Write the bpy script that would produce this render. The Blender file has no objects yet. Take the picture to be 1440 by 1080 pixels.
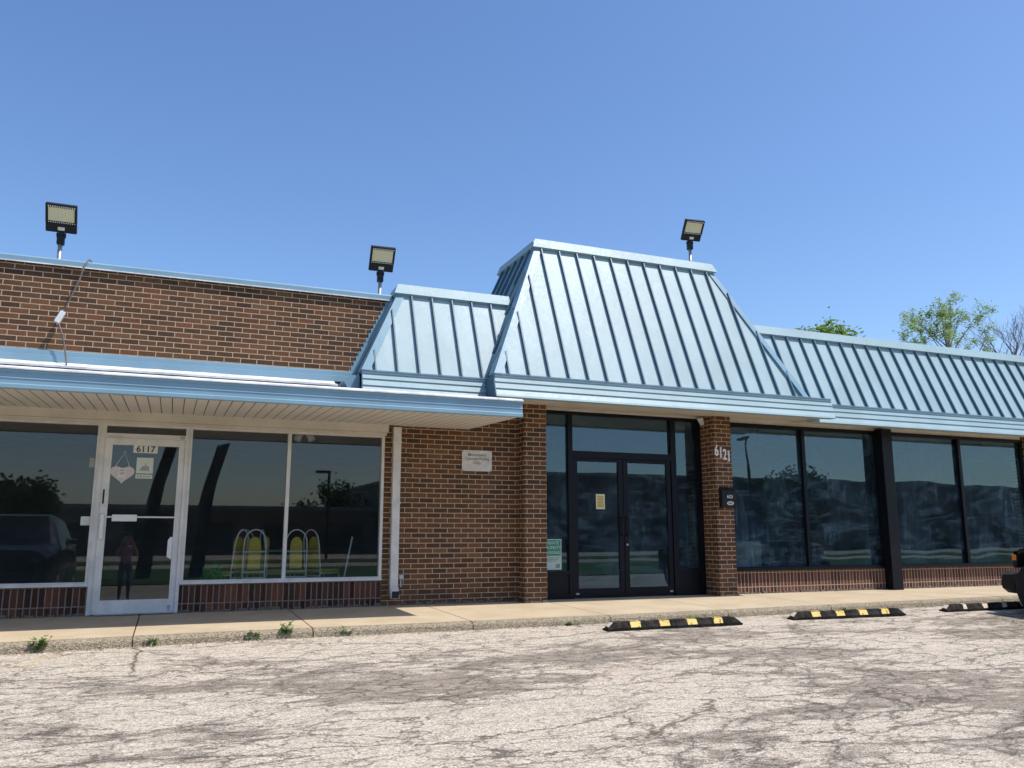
import bpy, bmesh, math, random
from mathutils import Vector, Matrix, noise
R = math.radians
C = bpy.context.scene.collection
rng = random.Random(7)

# ------------------------------------------------------------------ nodes
class NT:
    def __init__(s, name):
        s.m = bpy.data.materials.new(name); s.m.use_nodes = True
        s.t = s.m.node_tree; s.t.nodes.clear()
        s.out = s.t.nodes.new('ShaderNodeOutputMaterial')
    def n(s, kind, **kw):
        nd = s.t.nodes.new('ShaderNode' + kind)
        for k, v in kw.items():
            if hasattr(nd, k): setattr(nd, k, v)
        return nd
    def l(s, a, b): s.t.links.new(a, b)
    def put(s, inp, v):
        if hasattr(v, 'is_output'): s.l(v, inp)
        elif isinstance(v, (tuple, list)) and inp.type == 'RGBA' and len(v) == 3: inp.default_value = (*v, 1)
        else: inp.default_value = v
    def math(s, op, a, b=0.0, c=None):
        nd = s.n('Math', operation=op); s.put(nd.inputs[0], a); s.put(nd.inputs[1], b)
        if c is not None: s.put(nd.inputs[2], c)
        return nd.outputs[0]
    def smooth(s, v, lo, hi, a=0.0, b=1.0):
        nd = s.n('MapRange', interpolation_type='SMOOTHSTEP'); s.put(nd.inputs[0], v)
        for i, q in enumerate((lo, hi, a, b)): s.put(nd.inputs[i + 1], q)
        return nd.outputs[0]
    def mix(s, f, a, b, bt='MIX'):
        nd = s.n('MixRGB', blend_type=bt); s.put(nd.inputs[0], f); s.put(nd.inputs[1], a); s.put(nd.inputs[2], b)
        return nd.outputs[0]
    def ramp(s, f, stops, mode='LINEAR'):
        nd = s.n('ValToRGB'); cr = nd.color_ramp; cr.interpolation = mode
        while len(cr.elements) < len(stops): cr.elements.new(0.5)
        for e, (p, c) in zip(cr.elements, stops): e.position = p; e.color = (*c, 1)
        s.put(nd.inputs[0], f); return nd.outputs[0]
    def obj(s, scale=None, loc=None):
        o = s.n('TexCoord').outputs['Object']
        if scale is None and loc is None: return o
        mp = s.n('Mapping'); s.l(o, mp.inputs[0])
        if scale: mp.inputs['Scale'].default_value = scale
        if loc: mp.inputs['Location'].default_value = loc
        return mp.outputs[0]
    def noise(s, vec, scale, detail=4, rough=.55, dist=0.0):
        nd = s.n('TexNoise'); s.l(vec, nd.inputs['Vector']); nd.inputs['Scale'].default_value = scale
        nd.inputs['Detail'].default_value = detail; nd.inputs['Roughness'].default_value = rough
        nd.inputs['Distortion'].default_value = dist
        return nd.outputs['Fac']
    def bump(s, h, strength=.5, dist=.01):
        nd = s.n('Bump'); nd.inputs['Strength'].default_value = strength; nd.inputs['Distance'].default_value = dist
        s.put(nd.inputs['Height'], h); return nd.outputs[0]
    def pbr(s, col, rough=.5, metal=0.0, bump=None, spec=.5, coat=0.0):
        p = s.n('BsdfPrincipled'); s.put(p.inputs['Base Color'], col); s.put(p.inputs['Roughness'], rough)
        s.put(p.inputs['Metallic'], metal); p.inputs['Specular IOR Level'].default_value = spec
        p.inputs['Coat Weight'].default_value = coat
        if bump is not None: s.l(bump, p.inputs['Normal'])
        s.l(p.outputs[0], s.out.inputs[0]); return s.m

def plain(name, col, rough=.5, metal=0.0, var=.12, vs=6.0, spec=.5, coat=0.0, bs=.08):
    """painted / moulded surface with slight wear and unevenness"""
    k = NT(name); o = k.obj()
    f = k.noise(o, vs, 5, .6)
    f2 = k.noise(o, vs * 9, 3, .6)
    dark = tuple(c * (1 - var) for c in col); lite = tuple(min(1, c * (1 + var)) for c in col)
    c = k.mix(k.smooth(f, .3, .7), dark, lite)
    r = k.math('ADD', rough - .08, k.math('MULTIPLY', f, .16))
    return k.pbr(c, r, metal, k.bump(f2, bs, .002), spec, coat)

def brick(name, bw, bh, mw, pal, soldier=False, mort=(.52, .375, .255), wall_shift=0.0):
    k = NT(name); o = k.obj()
    sp = k.n('SeparateXYZ'); k.l(o, sp.inputs[0])
    u = k.math('ADD', k.math('ADD', sp.outputs[0], sp.outputs[1]), wall_shift + 60.0); v = k.math('ADD', sp.outputs[2], 10.0 if not soldier else 10.0)
    wob = k.noise(o, 9.0, 2, .5)
    wu = k.math('MULTIPLY', k.math('SUBTRACT', wob, .5), .012)
    u = k.math('ADD', u, wu); v = k.math('ADD', v, k.math('MULTIPLY', k.math('SUBTRACT', k.noise(o, 7.3, 2, .5), .5), .006))
    vr = k.math('DIVIDE', v, bh); row = k.math('FLOOR', vr); fv = k.math('FRACT', vr)
    off = 0.0 if soldier else k.math('MULTIPLY', k.math('MODULO', row, 2.0), .5)
    ur = k.math('ADD', k.math('DIVIDE', u, bw), off); col = k.math('FLOOR', ur); fu = k.math('FRACT', ur)
    du = k.math('MULTIPLY', k.math('MINIMUM', fu, k.math('SUBTRACT', 1.0, fu)), bw)
    dv = k.math('MULTIPLY', k.math('MINIMUM', fv, k.math('SUBTRACT', 1.0, fv)), bh)
    rag = k.math('MULTIPLY', k.math('SUBTRACT', k.noise(o, 55.0, 3, .6), .5), .006)
    d = k.math('ADD', k.math('MINIMUM', du, dv), rag)
    m = k.smooth(d, mw * .5 - .0012, mw * .5 + .0015)
    cv = k.n('CombineXYZ'); k.put(cv.inputs[0], col); k.put(cv.inputs[1], row)
    wn = k.n('TexWhiteNoise', noise_dimensions='3D'); k.l(cv.outputs[0], wn.inputs[0])
    bc = k.ramp(wn.outputs['Value'], pal)
    tone = k.noise(o, 38.0, 5, .7)
    bc = k.mix(.75, bc, k.ramp(tone, [(.25, (.55, .52, .50)), (.52, (1, 1, 1)), (.8, (1.45, 1.32, 1.2))]), 'MULTIPLY')
    big = k.noise(o, 1.1, 4, .6)
    bc = k.mix(.55, bc, k.ramp(big, [(.3, (.72, .70, .68)), (.65, (1.2, 1.15, 1.1))]), 'MULTIPLY')
    mc = k.mix(k.noise(o, 14.0, 4, .6), tuple(c * .72 for c in mort), tuple(min(1, c * 1.25) for c in mort))
    c = k.mix(m, mc, bc)
    if not soldier:
        damp = k.math('MULTIPLY', k.smooth(sp.outputs[2], .0, .55, 1.0, 0.0), k.smooth(k.noise(o, 3.5, 5, .65), .35, .65))
        c = k.mix(k.math('MULTIPLY', damp, .45), c, (.045, .035, .028))
        chip = k.smooth(k.noise(o, 16.0, 3, .5), .70, .74, 0, .7)
        c = k.mix(chip, c, (.16, .085, .05))
    # lime bloom here and there
    bl = k.smooth(k.noise(k.obj((1, 1, 2.4)), 2.7, 6, .7), .66, .82, 0.0, .35)
    c = k.mix(bl, c, (.45, .40, .34))
    h = k.math('ADD', k.math('MULTIPLY', m, 1.0), k.math('MULTIPLY', k.noise(o, 90.0, 4, .7), .35))
    return k.pbr(c, .9, 0, k.bump(h, .9, .008), .25)

PAL = [(0.0, (.072, .042, .027)), (.15, (.092, .050, .028)), (.5, (.120, .062, .032)), (.75, (.140, .070, .035)), (.92, (.168, .075, .038)), (1.0, (.156, .094, .045))]
M = {}
M['brick'] = brick('brown brick', .217, .0724, .0112, PAL)
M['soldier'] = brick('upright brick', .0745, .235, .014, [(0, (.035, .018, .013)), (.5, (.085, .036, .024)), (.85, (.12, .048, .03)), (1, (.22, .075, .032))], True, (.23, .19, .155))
M['soldier_fine'] = brick('upright brick with light joints', .0745, .235, .016, [(0, (.06, .027, .02)), (.5, (.115, .046, .03)), (1, (.17, .065, .04))], True, (.36, .28, .21))

def metal_roof(name, col, rough=.36):
    k = NT(name); o = k.obj()
    oil = k.noise(k.obj((1.0, 1.0, .55)), 1.5, 3, .5, .4)
    fine = k.noise(o, 22.0, 4, .6)
    grime = k.smooth(k.noise(k.obj((2.2, 1, .35)), 1.9, 6, .65), .52, .84, 0, .22)
    c = k.mix(k.smooth(oil, .3, .7), tuple(q * .93 for q in col), tuple(min(1, q * 1.05) for q in col))
    c = k.mix(grime, c, tuple(q * .62 for q in col))
    r = k.math('ADD', rough - .1, k.math('MULTIPLY', fine, .22))
    return k.pbr(c, r, .0, k.bump(k.math('ADD', oil, k.math('MULTIPLY', fine, .02)), .32, .03), .35)
M['roof'] = metal_roof('pale blue sheet metal', (.285, .40, .43), .46)
M['rib'] = metal_roof('shade darkened blue sheet metal', (.065, .135, .185), .45)  # roof metal darkened: the shade on the seam sides is in the colour
M['trimblue'] = metal_roof('blue enamelled trim', (.215, .345, .43), .4)
M['hipblue'] = metal_roof('shade darkened hip flashing', (.16, .29, .37), .4)  # trim blue darkened, shade of the hip side painted into the colour
M['cream'] = plain('cream painted metal', (.58, .53, .44), .5, 0, .08, 3)
M['white'] = plain('white metal frame', (.62, .60, .56), .42, 0, .1, 5)
M['lipwhite'] = plain('glare whitened flashing', (.70, .70, .69), .45, 0, .25, 4)  # sun glare on the sheet metal put in as a whitish colour
M['black'] = plain('black anodised frame', (.0035, .0045, .008), .42, 0, .2, 6, spec=.22)
M['blackmatte'] = plain('black housing', (.011, .011, .012), .55, 0, .2, 9, spec=.3)
M['galv'] = plain('galvanised steel', (.38, .39, .40), .45, .6, .2, 20)
M['conduit'] = plain('weathered conduit', (.13, .115, .10), .6, 0, .2, 20)
M['crust'] = plain('grimy mortar crust', (.13, .115, .09), .95, 0, .4, 30)
def dusty():
    k = NT('dusty black rubber'); o = k.obj()
    g = k.n('NewGeometry'); sp = k.n('SeparateXYZ'); k.l(g.outputs['Normal'], sp.inputs[0])
    d = k.math('MULTIPLY', k.smooth(k.noise(o, 7, 8, .75), .42, .70), k.smooth(sp.outputs[2], -.2, .9, .25, .8))
    c = k.mix(d, (.010, .0095, .009), (.095, .082, .066))
    return k.pbr(c, .9, 0, k.bump(k.noise(o, 60, 5, .7), .5, .006), .15)
M['rubber'] = dusty()
M['tyre'] = plain('tyre rubber', (.012, .012, .012), .85, 0, .2, 12, bs=.3)
M['carblack'] = plain('black car paint', (.008, .008, .009), .25, 0, .1, 3, .5, .6)
M['cardark'] = plain('black metallic car paint', (.004, .0045, .006), .28, 0, .1, 3, .4, .3)
M['amber'] = plain('amber lens', (.75, .20, .03), .25, 0, .1, 20)
M['paper'] = plain('pale paper', (.58, .62, .55), .7, 0, .06, 20)
M['paperline'] = plain('grey print', (.30, .33, .29), .7, 0, .1, 20)
M['signwhite'] = plain('weathered sign face', (.60, .57, .50), .55, 0, .12, 9)
M['ink'] = plain('faded grey brown lettering', (.25, .22, .18), .6, 0, .2, 40)
M['inkblack'] = plain('black numeral', (.012, .012, .012), .5, 0, .1, 20)
M['plate'] = plain('cream number plate', (.66, .63, .55), .5, 0, .1, 30)
M['numwhite'] = plain('white numeral', (.80, .79, .76), .45, 0, .08, 20)
M['heart'] = plain('pale pink wood', (.60, .52, .51), .7, 0, .08, 18)
M['green'] = plain('green notice', (.02, .24, .13), .5, 0, .1, 10)
M['greenpale'] = plain('pale green notice', (.42, .56, .50), .5, 0, .08, 10)
M['yellownote'] = plain('yellow notice', (.62, .48, .13), .6, 0, .08, 12)
M['yellowframe'] = plain('pale yellow margin', (.72, .64, .38), .6, 0, .08, 12)
M['olive'] = plain('olive vinyl padding', (.40, .34, .025), .6, 0, .15, 8)
M['tubewhite'] = plain('white enamelled tube', (.55, .57, .57), .35, 0, .05, 8)
M['teal'] = plain('teal enamelled tube', (.10, .28, .30), .4, 0, .1, 8)
M['plastic'] = plain('white plastic', (.72, .72, .70), .45, 0, .06, 12)
M['floor'] = plain('grey vinyl floor', (.17, .16, .15), .5, 0, .2, 2.5)
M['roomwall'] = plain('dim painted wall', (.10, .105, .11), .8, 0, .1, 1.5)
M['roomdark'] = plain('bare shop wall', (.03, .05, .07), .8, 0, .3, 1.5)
M['ceil'] = plain('ceiling tile', (.30, .30, .29), .8, 0, .1, 3)
M['flatroof'] = plain('roof membrane', (.20, .20, .20), .8, 0, .2, 2)
M['card'] = plain('cardboard', (.32, .27, .20), .8, 0, .12, 8)
M['plant'] = plain('glossy green leaf', (.03, .22, .06), .5, 0, .3, 12)
M['concrete_far'] = plain('pale stucco', (.34, .33, .30), .8, 0, .1, .5)
M['brick_far'] = plain('dull brown wall', (.12, .095, .08), .85, 0, .2, .6)
M['glass_far'] = plain('far window glass', (.01, .012, .016), .15, 0, .1, .5)
M['skin'] = plain('skin', (.45, .27, .19), .55, 0, .06, 12)
M['hair'] = plain('brown hair', (.06, .035, .022), .6, 0, .2, 30)
M['blouse'] = plain('mauve blouse', (.46, .26, .33), .8, 0, .35, 22)
M['trouser'] = plain('dark violet trousers', (.10, .06, .10), .85, 0, .2, 14)
M['chrome'] = plain('chrome', (.7, .7, .72), .12, 1.0, .05, 5)
M['lamp_glass'] = plain('clear headlight', (.5, .52, .55), .08, .3, .1, 15)

def glass(name, refl, tint, wav=0.0, film_sheen=0.0, gtint=(.96, .98, 1)):
    k = NT(name); o = k.obj()
    tr = k.n('BsdfTransparent'); tr.inputs[0].default_value = (*tint, 1)
    gl = k.n('BsdfGlossy'); gl.inputs['Roughness'].default_value = .012; gl.inputs[0].default_value = (*gtint, 1)
    if wav:
        b = k.bump(k.noise(k.obj((1, 1, 1.6)), .9, 1, .4), wav, .02); k.l(b, gl.inputs['Normal'])
    lw = k.n('LayerWeight'); lw.inputs[0].default_value = .18
    f = k.smooth(lw.outputs['Fresnel'], 0.0, 1.0, refl, .95)
    f = k.math('ADD', refl, k.math('MULTIPLY', k.math('POWER', lw.outputs['Facing'], 4.0), .8))
    mx = k.n('MixShader'); k.put(mx.inputs[0], f); k.l(tr.outputs[0], mx.inputs[1]); k.l(gl.outputs[0], mx.inputs[2])
    last = mx.outputs[0]
    if film_sheen:
        st = k.noise(k.obj((5.5, 5.5, .9)), 2.2, 7, .68, .8)
        cl = k.noise(o, 1.25, 4, .6, .5)
        mk = k.math('MULTIPLY', k.smooth(st, .45, .78), k.smooth(cl, .35, .65))
        sw = k.noise(k.obj((.7, .7, 2.2)), 1.25, 6, .6, 3.2)
        mk = k.math('MULTIPLY', k.math('ADD', k.math('ADD', mk, k.smooth(sw, .46, .70, 0, .55)), k.smooth(cl, .3, .75, .06, .42)), film_sheen)
        df = k.n('BsdfDiffuse'); df.inputs[0].default_value = (.24, .40, .50, 1)  # streaky dirt; its blue grey also paints in hazy reflections
        m2 = k.n('MixShader'); k.put(m2.inputs[0], mk); k.l(last, m2.inputs[1]); k.l(df.outputs[0], m2.inputs[2]); last = m2.outputs[0]
    k.l(last, k.out.inputs[0]); return k.m
M['glass'] = glass('shop window glass', .066, (.80, .83, .83), 0.0, .035)
M['glass_dirty'] = glass('streaky tinted glass', .11, (.42, .56, .66), .10, .22, (.62, .86, 1))
M['glass_door'] = glass('tinted door glass', .10, (.42, .56, .67), .03, .16, (.62, .86, 1))

def lamp_panel():
    k = NT('lamp panel with diode rows'); o = k.obj()
    sp = k.n('SeparateXYZ'); k.l(o, sp.inputs[0])
    a = k.math('ABSOLUTE', k.math('SUBTRACT', k.math('FRACT', k.math('MULTIPLY', sp.outputs[0], 62.0)), .5))
    b = k.math('ABSOLUTE', k.math('SUBTRACT', k.math('FRACT', k.math('MULTIPLY', sp.outputs[2], 62.0)), .5))
    m = k.smooth(k.math('MAXIMUM', a, b), .25, .45)
    return k.pbr(k.mix(m, (.80, .72, .36), (.52, .49, .38)), .4, 0)
M['panel'] = lamp_panel()

def soffit_mat():
    k = NT('cream soffit boards'); o = k.obj()
    sp = k.n('SeparateXYZ'); k.l(o, sp.inputs[0])
    fr = k.math('FRACT', k.math('MULTIPLY', k.math('ADD', sp.outputs[0], 40.0), 1 / .128))
    g = k.smooth(k.math('ABSOLUTE', k.math('SUBTRACT', fr, .5)), .455, .475)
    f = k.noise(o, 2.5, 5, .6)
    c = k.mix(f, (.585, .56, .505), (.68, .655, .595))
    c = k.mix(g, c, (.05, .045, .04))
    return k.pbr(c, .6, 0, k.bump(k.math('SUBTRACT', 1.0, g), .6, .01))
M['soffit'] = soffit_mat()

def asphalt():
    k = NT('weathered pale asphalt'); o = k.obj()
    sp0 = k.n('SeparateXYZ'); k.l(o, sp0.inputs[0])
    # stones
    vo = k.n('TexVoronoi', feature='F1'); k.l(o, vo.inputs['Vector']); vo.inputs['Scale'].default_value = 92.0
    st = k.n('SeparateColor'); k.l(vo.outputs['Color'], st.inputs[0])
    stone = k.ramp(st.outputs[0], [(0, (.25, .208, .166)), (.2, (.425, .365, .295)), (.6, (.565, .496, .405)), (1, (.76, .685, .575))])
    fine = k.noise(o, 160.0, 4, .75)
    stone = k.mix(.8, stone, k.ramp(fine, [(.28, (.5, .48, .46)), (.5, (1, 1, 1)), (.7, (1.25, 1.24, 1.22))]), 'MULTIPLY')
    tint = k.noise(o, .55, 4, .6)
    stone = k.mix(.7, stone, k.ramp(tint, [(.35, (1.0, .985, .95)), (.55, (1.0, .97, .93)), (.7, (1.02, .95, .915))]), 'MULTIPLY')
    # wear: the pale top coat survives as islands, between them the dark base shows;
    # how wide the gaps are changes slowly over the lot
    brk = k.noise(k.obj((.8, 1.7, 1)), 5.0, 8, .78)
    big = k.noise(k.obj((.30, .62, 1), (3.3, 2.2, 0)), .8, 4, .6, .5)
    big2 = k.noise(k.obj((.5, 1.3, 1), (1.1, 7.7, 0)), .9, 5, .65, .4)
    amt = k.math('ADD', k.math('MULTIPLY', k.math('SUBTRACT', big, .555), 1.7), k.math('MULTIPLY', k.math('SUBTRACT', big2, .515), 1.3))
    amt = k.math('SUBTRACT', amt, k.smooth(sp0.outputs[1], -3.0, -2.2, 0.0, .22))
    def cells(scale, seed, warp, sx=.55, sy=1.25):
        ov = k.obj((sx, sy, 1), (seed, seed * .7, 0))
        nz = k.n('TexNoise'); k.l(ov, nz.inputs['Vector']); nz.inputs['Scale'].default_value = 1.6 + scale * .7; nz.inputs['Detail'].default_value = 9; nz.inputs['Roughness'].default_value = .70
        ad = k.n('VectorMath', operation='MULTIPLY_ADD'); k.l(nz.outputs['Color'], ad.inputs[0]); ad.inputs[1].default_value = (warp, warp, 0); k.l(ov, ad.inputs[2])
        v = k.n('TexVoronoi', feature='DISTANCE_TO_EDGE'); k.l(ad.outputs[0], v.inputs['Vector']); v.inputs['Scale'].default_value = scale
        return v.outputs['Distance'], k.noise(ov, .9 + scale * .25, 5, .66)
    jag = k.math('MULTIPLY', k.math('SUBTRACT', brk, .5), .62)
    grain = k.math('MULTIPLY', k.math('SUBTRACT', fine, .5), .75)
    D1, N1 = cells(.9, 2.0, .8); D2, N2 = cells(2.3, 7.0, .45); D3, N3 = cells(5.0, 4.0, .28)
    def wear(D, k1, soft):
        e = k.math('SUBTRACT', k.math('ADD', D, k.math('ADD', jag, grain)), k.math('MULTIPLY', amt, k1))
        return k.smooth(e, -soft, soft, 1.0, 0.0)
    patch = k.math('MAXIMUM', k.math('MAXIMUM', wear(D1, .90, .08), wear(D2, .85, .08)), k.math('MULTIPLY', wear(D3, .75, .10), .8))
    worn = k.ramp(fine, [(.3, (.10, .076, .057)), (.5, (.235, .19, .148)), (.68, (.47, .395, .315))])
    c = k.mix(k.math('MULTIPLY', patch, k.smooth(k.noise(k.obj((.9, 1.5, 1)), 9.0, 7, .8), .34, .60, .35, .92)), stone, worn)
    s2 = k.smooth(k.noise(k.obj((.45, 1.3, 1), (9, 4, 0)), 2.2, 8, .76, 1.0), .50, .72, 0, .42)
    c = k.mix(s2, c, (.27, .22, .175))
    def line(D, w, mk, lo, hi):
        return k.math('MULTIPLY', k.smooth(D, 0.0, w, 1.0, 0.0), k.smooth(mk, lo, hi))
    act = k.smooth(amt, -.55, .05, .30, 1.0)
    cr = k.math('MAXIMUM', line(D1, .011, N1, .38, .48), k.math('MULTIPLY', k.math('MAXIMUM', k.math('MULTIPLY', line(D2, .016, N2, .36, .50), .95), k.math('MULTIPLY', line(D3, .034, N3, .38, .56), .85)), act))
    # a crack running out from the first pavement joint
    wv = k.math('MULTIPLY', k.math('SUBTRACT', k.noise(k.obj((0, 1, 0)), 3.0, 5, .7), .5), .34)
    jx = k.math('ABSOLUTE', k.math('ADD', k.math('ADD', sp0.outputs[0], .22), wv))
    jc = k.math('MULTIPLY', k.smooth(jx, .006, .022, 1.0, 0.0), k.smooth(sp0.outputs[1], -3.7, -3.3))
    cr = k.math('MAXIMUM', cr, jc)
    c = k.mix(k.math('MULTIPLY', cr, .80), c, (.080, .064, .052))
    # remains of a yellow mark near the left end
    ym = k.math('ABSOLUTE', k.math('SUBTRACT', sp0.outputs[0], k.math('ADD', -1.05, k.math('MULTIPLY', k.math('ADD', sp0.outputs[1], 2.7), .3))))
    ym = k.math('MULTIPLY', k.math('MULTIPLY', k.smooth(ym, .02, .09, 1.0, 0.0), k.smooth(sp0.outputs[1], -3.3, -3.0)), k.smooth(brk, .45, .6, 0, .45))
    c = k.mix(ym, c, (.55, .36, .13))
    # loose grit next to the kerb
    h = k.math('ADD', k.math('MULTIPLY', vo.outputs['Distance'], -.6), k.math('ADD', k.math('MULTIPLY', fine, .8), k.math('MULTIPLY', cr, -1.6)))
    h = k.math('ADD', h, k.math('MULTIPLY', patch, -.8))
    return k.pbr(c, .93, 0, k.bump(h, .75, .010), .2)
M['asphalt'] = asphalt()

def concrete(name, a, b, pebble=False):
    k = NT(name); o = k.obj()
    f = k.noise(o, 1.6, 6, .62); g = k.noise(o, 60, 4, .7)
    c = k.mix(k.smooth(f, .3, .7), a, b)
    c = k.mix(.6, c, k.ramp(g, [(.3, (.7, .69, .67)), (.5, (1, 1, 1)), (.7, (1.12, 1.12, 1.12))]), 'MULTIPLY')
    st = k.smooth(k.noise(k.obj((.6, 2.0, 1)), 3.0, 6, .7), .58, .75, 0, .35)
    c = k.mix(st, c, tuple(q * .55 for q in a))
    if pebble:
        vo = k.n('TexVoronoi'); k.l(o, vo.inputs['Vector']); vo.inputs['Scale'].default_value = 80.0
        sc = k.n('SeparateColor'); k.l(vo.outputs['Color'], sc.inputs[0])
        pc = k.ramp(sc.outputs[0], [(0, (.10, .085, .06)), (.5, (.30, .245, .165)), (1, (.50, .43, .31))])
        c = k.mix(.75, c, pc)
        return k.pbr(c, .9, 0, k.bump(k.math('SUBTRACT', 1.0, vo.outputs['Distance']), .9, .012), .25)
    return k.pbr(c, .88, 0, k.bump(g, .4, .004), .25)
M['walk'] = concrete('tan concrete', (.45, .355, .235), (.53, .43, .295))
M['kerb'] = concrete('pebbled kerb concrete', (.34, .27, .18), (.42, .34, .23), True)
M['walkjoint'] = plain('joint filler', (.11, .095, .075), .95)

def grass():
    k = NT('lawn green'); o = k.obj()
    f = k.noise(o, .6, 6, .7); g = k.noise(o, 14, 4, .7)
    c = k.mix(f, (.035, .085, .018), (.075, .13, .03)); c = k.mix(k.smooth(g, .4, .7, 0, .6), c, (.03, .06, .015))
    return k.pbr(c, .9, 0, k.bump(g, 1.0, .05), .2)
M['grass'] = grass()

def leaf(name, a, b):
    k = NT(name)
    g = k.n('NewGeometry'); wn = k.n('TexWhiteNoise', noise_dimensions='1D')
    k.l(g.outputs['Random Per Island'], wn.inputs['W'])
    c = k.mix(wn.outputs['Value'], a, b)
    d = k.n('BsdfDiffuse'); k.l(c, d.inputs[0]); t = k.n('BsdfTranslucent'); k.l(c, t.inputs[0])
    mx = k.n('MixShader'); mx.inputs[0].default_value = .42; k.l(d.outputs[0], mx.inputs[1]); k.l(t.outputs[0], mx.inputs[2])
    k.l(mx.outputs[0], k.out.inputs[0]); return k.m
M['leaf_spring'] = leaf('fresh spring leaf', (.19, .30, .075), (.40, .52, .17))
M['leaf_dense'] = leaf('green leaf', (.11, .21, .03), (.25, .36, .07))
M['leaf_weed'] = leaf('weed leaf', (.07, .17, .025), (.20, .32, .07))
M['leaf_far'] = leaf('dark leaf', (.03, .06, .015), (.06, .11, .03))
M['bark'] = plain('grey brown bark', (.13, .11, .095), .9, 0, .3, 4, bs=.5)

def worn_yellow():
    k = NT('worn yellow patch'); o = k.obj()
    f = k.noise(o, 26, 6, .75)
    c = k.mix(k.noise(o, 9, 4, .6), (.74, .46, .07), (.80, .60, .22))
    c = k.mix(k.smooth(k.noise(o, 15, 8, .8), .545, .585), c, (.03, .028, .025))
    return k.pbr(c, .6)
M['patch'] = worn_yellow()
M['patchworn'] = plain('bleached patch', (.66, .55, .42), .7, 0, .2, 30)

# ------------------------------------------------------------------ mesh helpers
class MB:
    def __init__(s, loc=(0, 0, 0)):
        s.b = bmesh.new(); s.o = Vector(loc)
    def v(s, p): return s.b.verts.new(Vector(p) - s.o)
    def face(s, pts):
        try: return s.b.faces.new([s.v(p) for p in pts])
        except ValueError: return None
    def box(s, x0, x1, y0, y1, z0, z1, bev=0.0):
        return s.hexa([(x0, y0, z0), (x1, y0, z0), (x1, y1, z0), (x0, y1, z0), (x0, y0, z1), (x1, y0, z1), (x1, y1, z1), (x0, y1, z1)], bev)
    def hexa(s, p, bev=0.0):
        vs = [s.v(q) for q in p]
        fs = [s.b.faces.new([vs[i] for i in f]) for f in ((3, 2, 1, 0), (4, 5, 6, 7), (0, 1, 5, 4), (1, 2, 6, 5), (2, 3, 7, 6), (3, 0, 4, 7))]
        if bev:
            es = list({e for f in fs for e in f.edges})
            bmesh.ops.bevel(s.b, geom=es, offset=bev, segments=2, affect='EDGES', profile=.5)
        return s
    def extr(s, prof, x0, x1, axis='x', m=None):
        """closed polygon prof, extruded along an axis: for x prof=(y,z); y prof=(x,z); z prof=(x,y)"""
        def P(a, t):
            return {'x': (t, a[0], a[1]), 'y': (a[0], t, a[1]), 'z': (a[0], a[1], t)}[axis]
        A = [s.v(m @ Vector(P(a, x0)) if m else P(a, x0)) for a in prof]; B = [s.v(m @ Vector(P(a, x1)) if m else P(a, x1)) for a in prof]
        n = len(prof)
        s.b.faces.new(A[::-1]); s.b.faces.new(B)
        for i in range(n): s.b.faces.new((A[i], A[(i + 1) % n], B[(i + 1) % n], B[i]))
        return s
    def tube(s, pts, r, n=8, closed=False, caps=True):
        pts = [Vector(p) for p in pts]
        rs = r if isinstance(r, (list, tuple)) else [r] * len(pts)
        rings = []; up = None
        for i, p in enumerate(pts):
            if closed: d = pts[(i + 1) % len(pts)] - pts[i - 1]
            else: d = pts[min(i + 1, len(pts) - 1)] - pts[max(i - 1, 0)]
            if d.length < 1e-9: d = Vector((0, 0, 1))
            d.normalize()
            if up is None: up = d.orthogonal().normalized()
            up = (up - d * up.dot(d))
            up = up.normalized() if up.length > 1e-6 else d.orthogonal().normalized()
            w = d.cross(up)
            rings.append([s.v(p + (up * math.cos(a) + w * math.sin(a)) * rs[i]) for a in (2 * math.pi * j / n for j in range(n))])
        m = len(rings)
        for i in range(m if closed else m - 1):
            a, b = rings[i], rings[(i + 1) % m]
            for j in range(n): s.b.faces.new((a[j], a[(j + 1) % n], b[(j + 1) % n], b[j]))
        if caps and not closed:
            s.b.faces.new(rings[0][::-1]); s.b.faces.new(rings[-1])
        return s
    def loft(s, secs, cap=True):
        rings = [[s.v(p) for p in q] for q in secs]; n = len(rings[0])
        for a, b in zip(rings, rings[1:]):
            for j in range(n): s.b.faces.new((a[j], a[(j + 1) % n], b[(j + 1) % n], b[j]))
        if cap: s.b.faces.new(rings[0][::-1]); s.b.faces.new(rings[-1])
        return s
    def obj(s, name, mat, parent=None, smooth=False, **tags):
        bmesh.ops.recalc_face_normals(s.b, faces=s.b.faces[:])
        me = bpy.data.meshes.new(name); s.b.to_mesh(me); s.b.free()
        o = bpy.data.objects.new(name, me); C.objects.link(o)
        me.materials.append(M[mat] if isinstance(mat, str) else mat)
        if smooth:
            for p in me.polygons: p.use_smooth = True
        if parent is not None: o.parent = parent
        else: o.location = s.o
        for k_, v_ in tags.items(): o[k_] = v_
        return o

def empty(name, loc, label, cat, group=None, rz=0.0):
    o = bpy.data.objects.new(name, None); C.objects.link(o); o.location = loc; o.rotation_euler.z = rz
    o.empty_display_size = .2
    o['label'] = label; o['category'] = cat
    if group: o['group'] = group
    return o

def dup(o, parent=None):
    c = o.copy(); C.objects.link(c)
    if parent is not None: c.parent = parent
    for ch in list(o.children): dup(ch, c)
    return c

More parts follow.
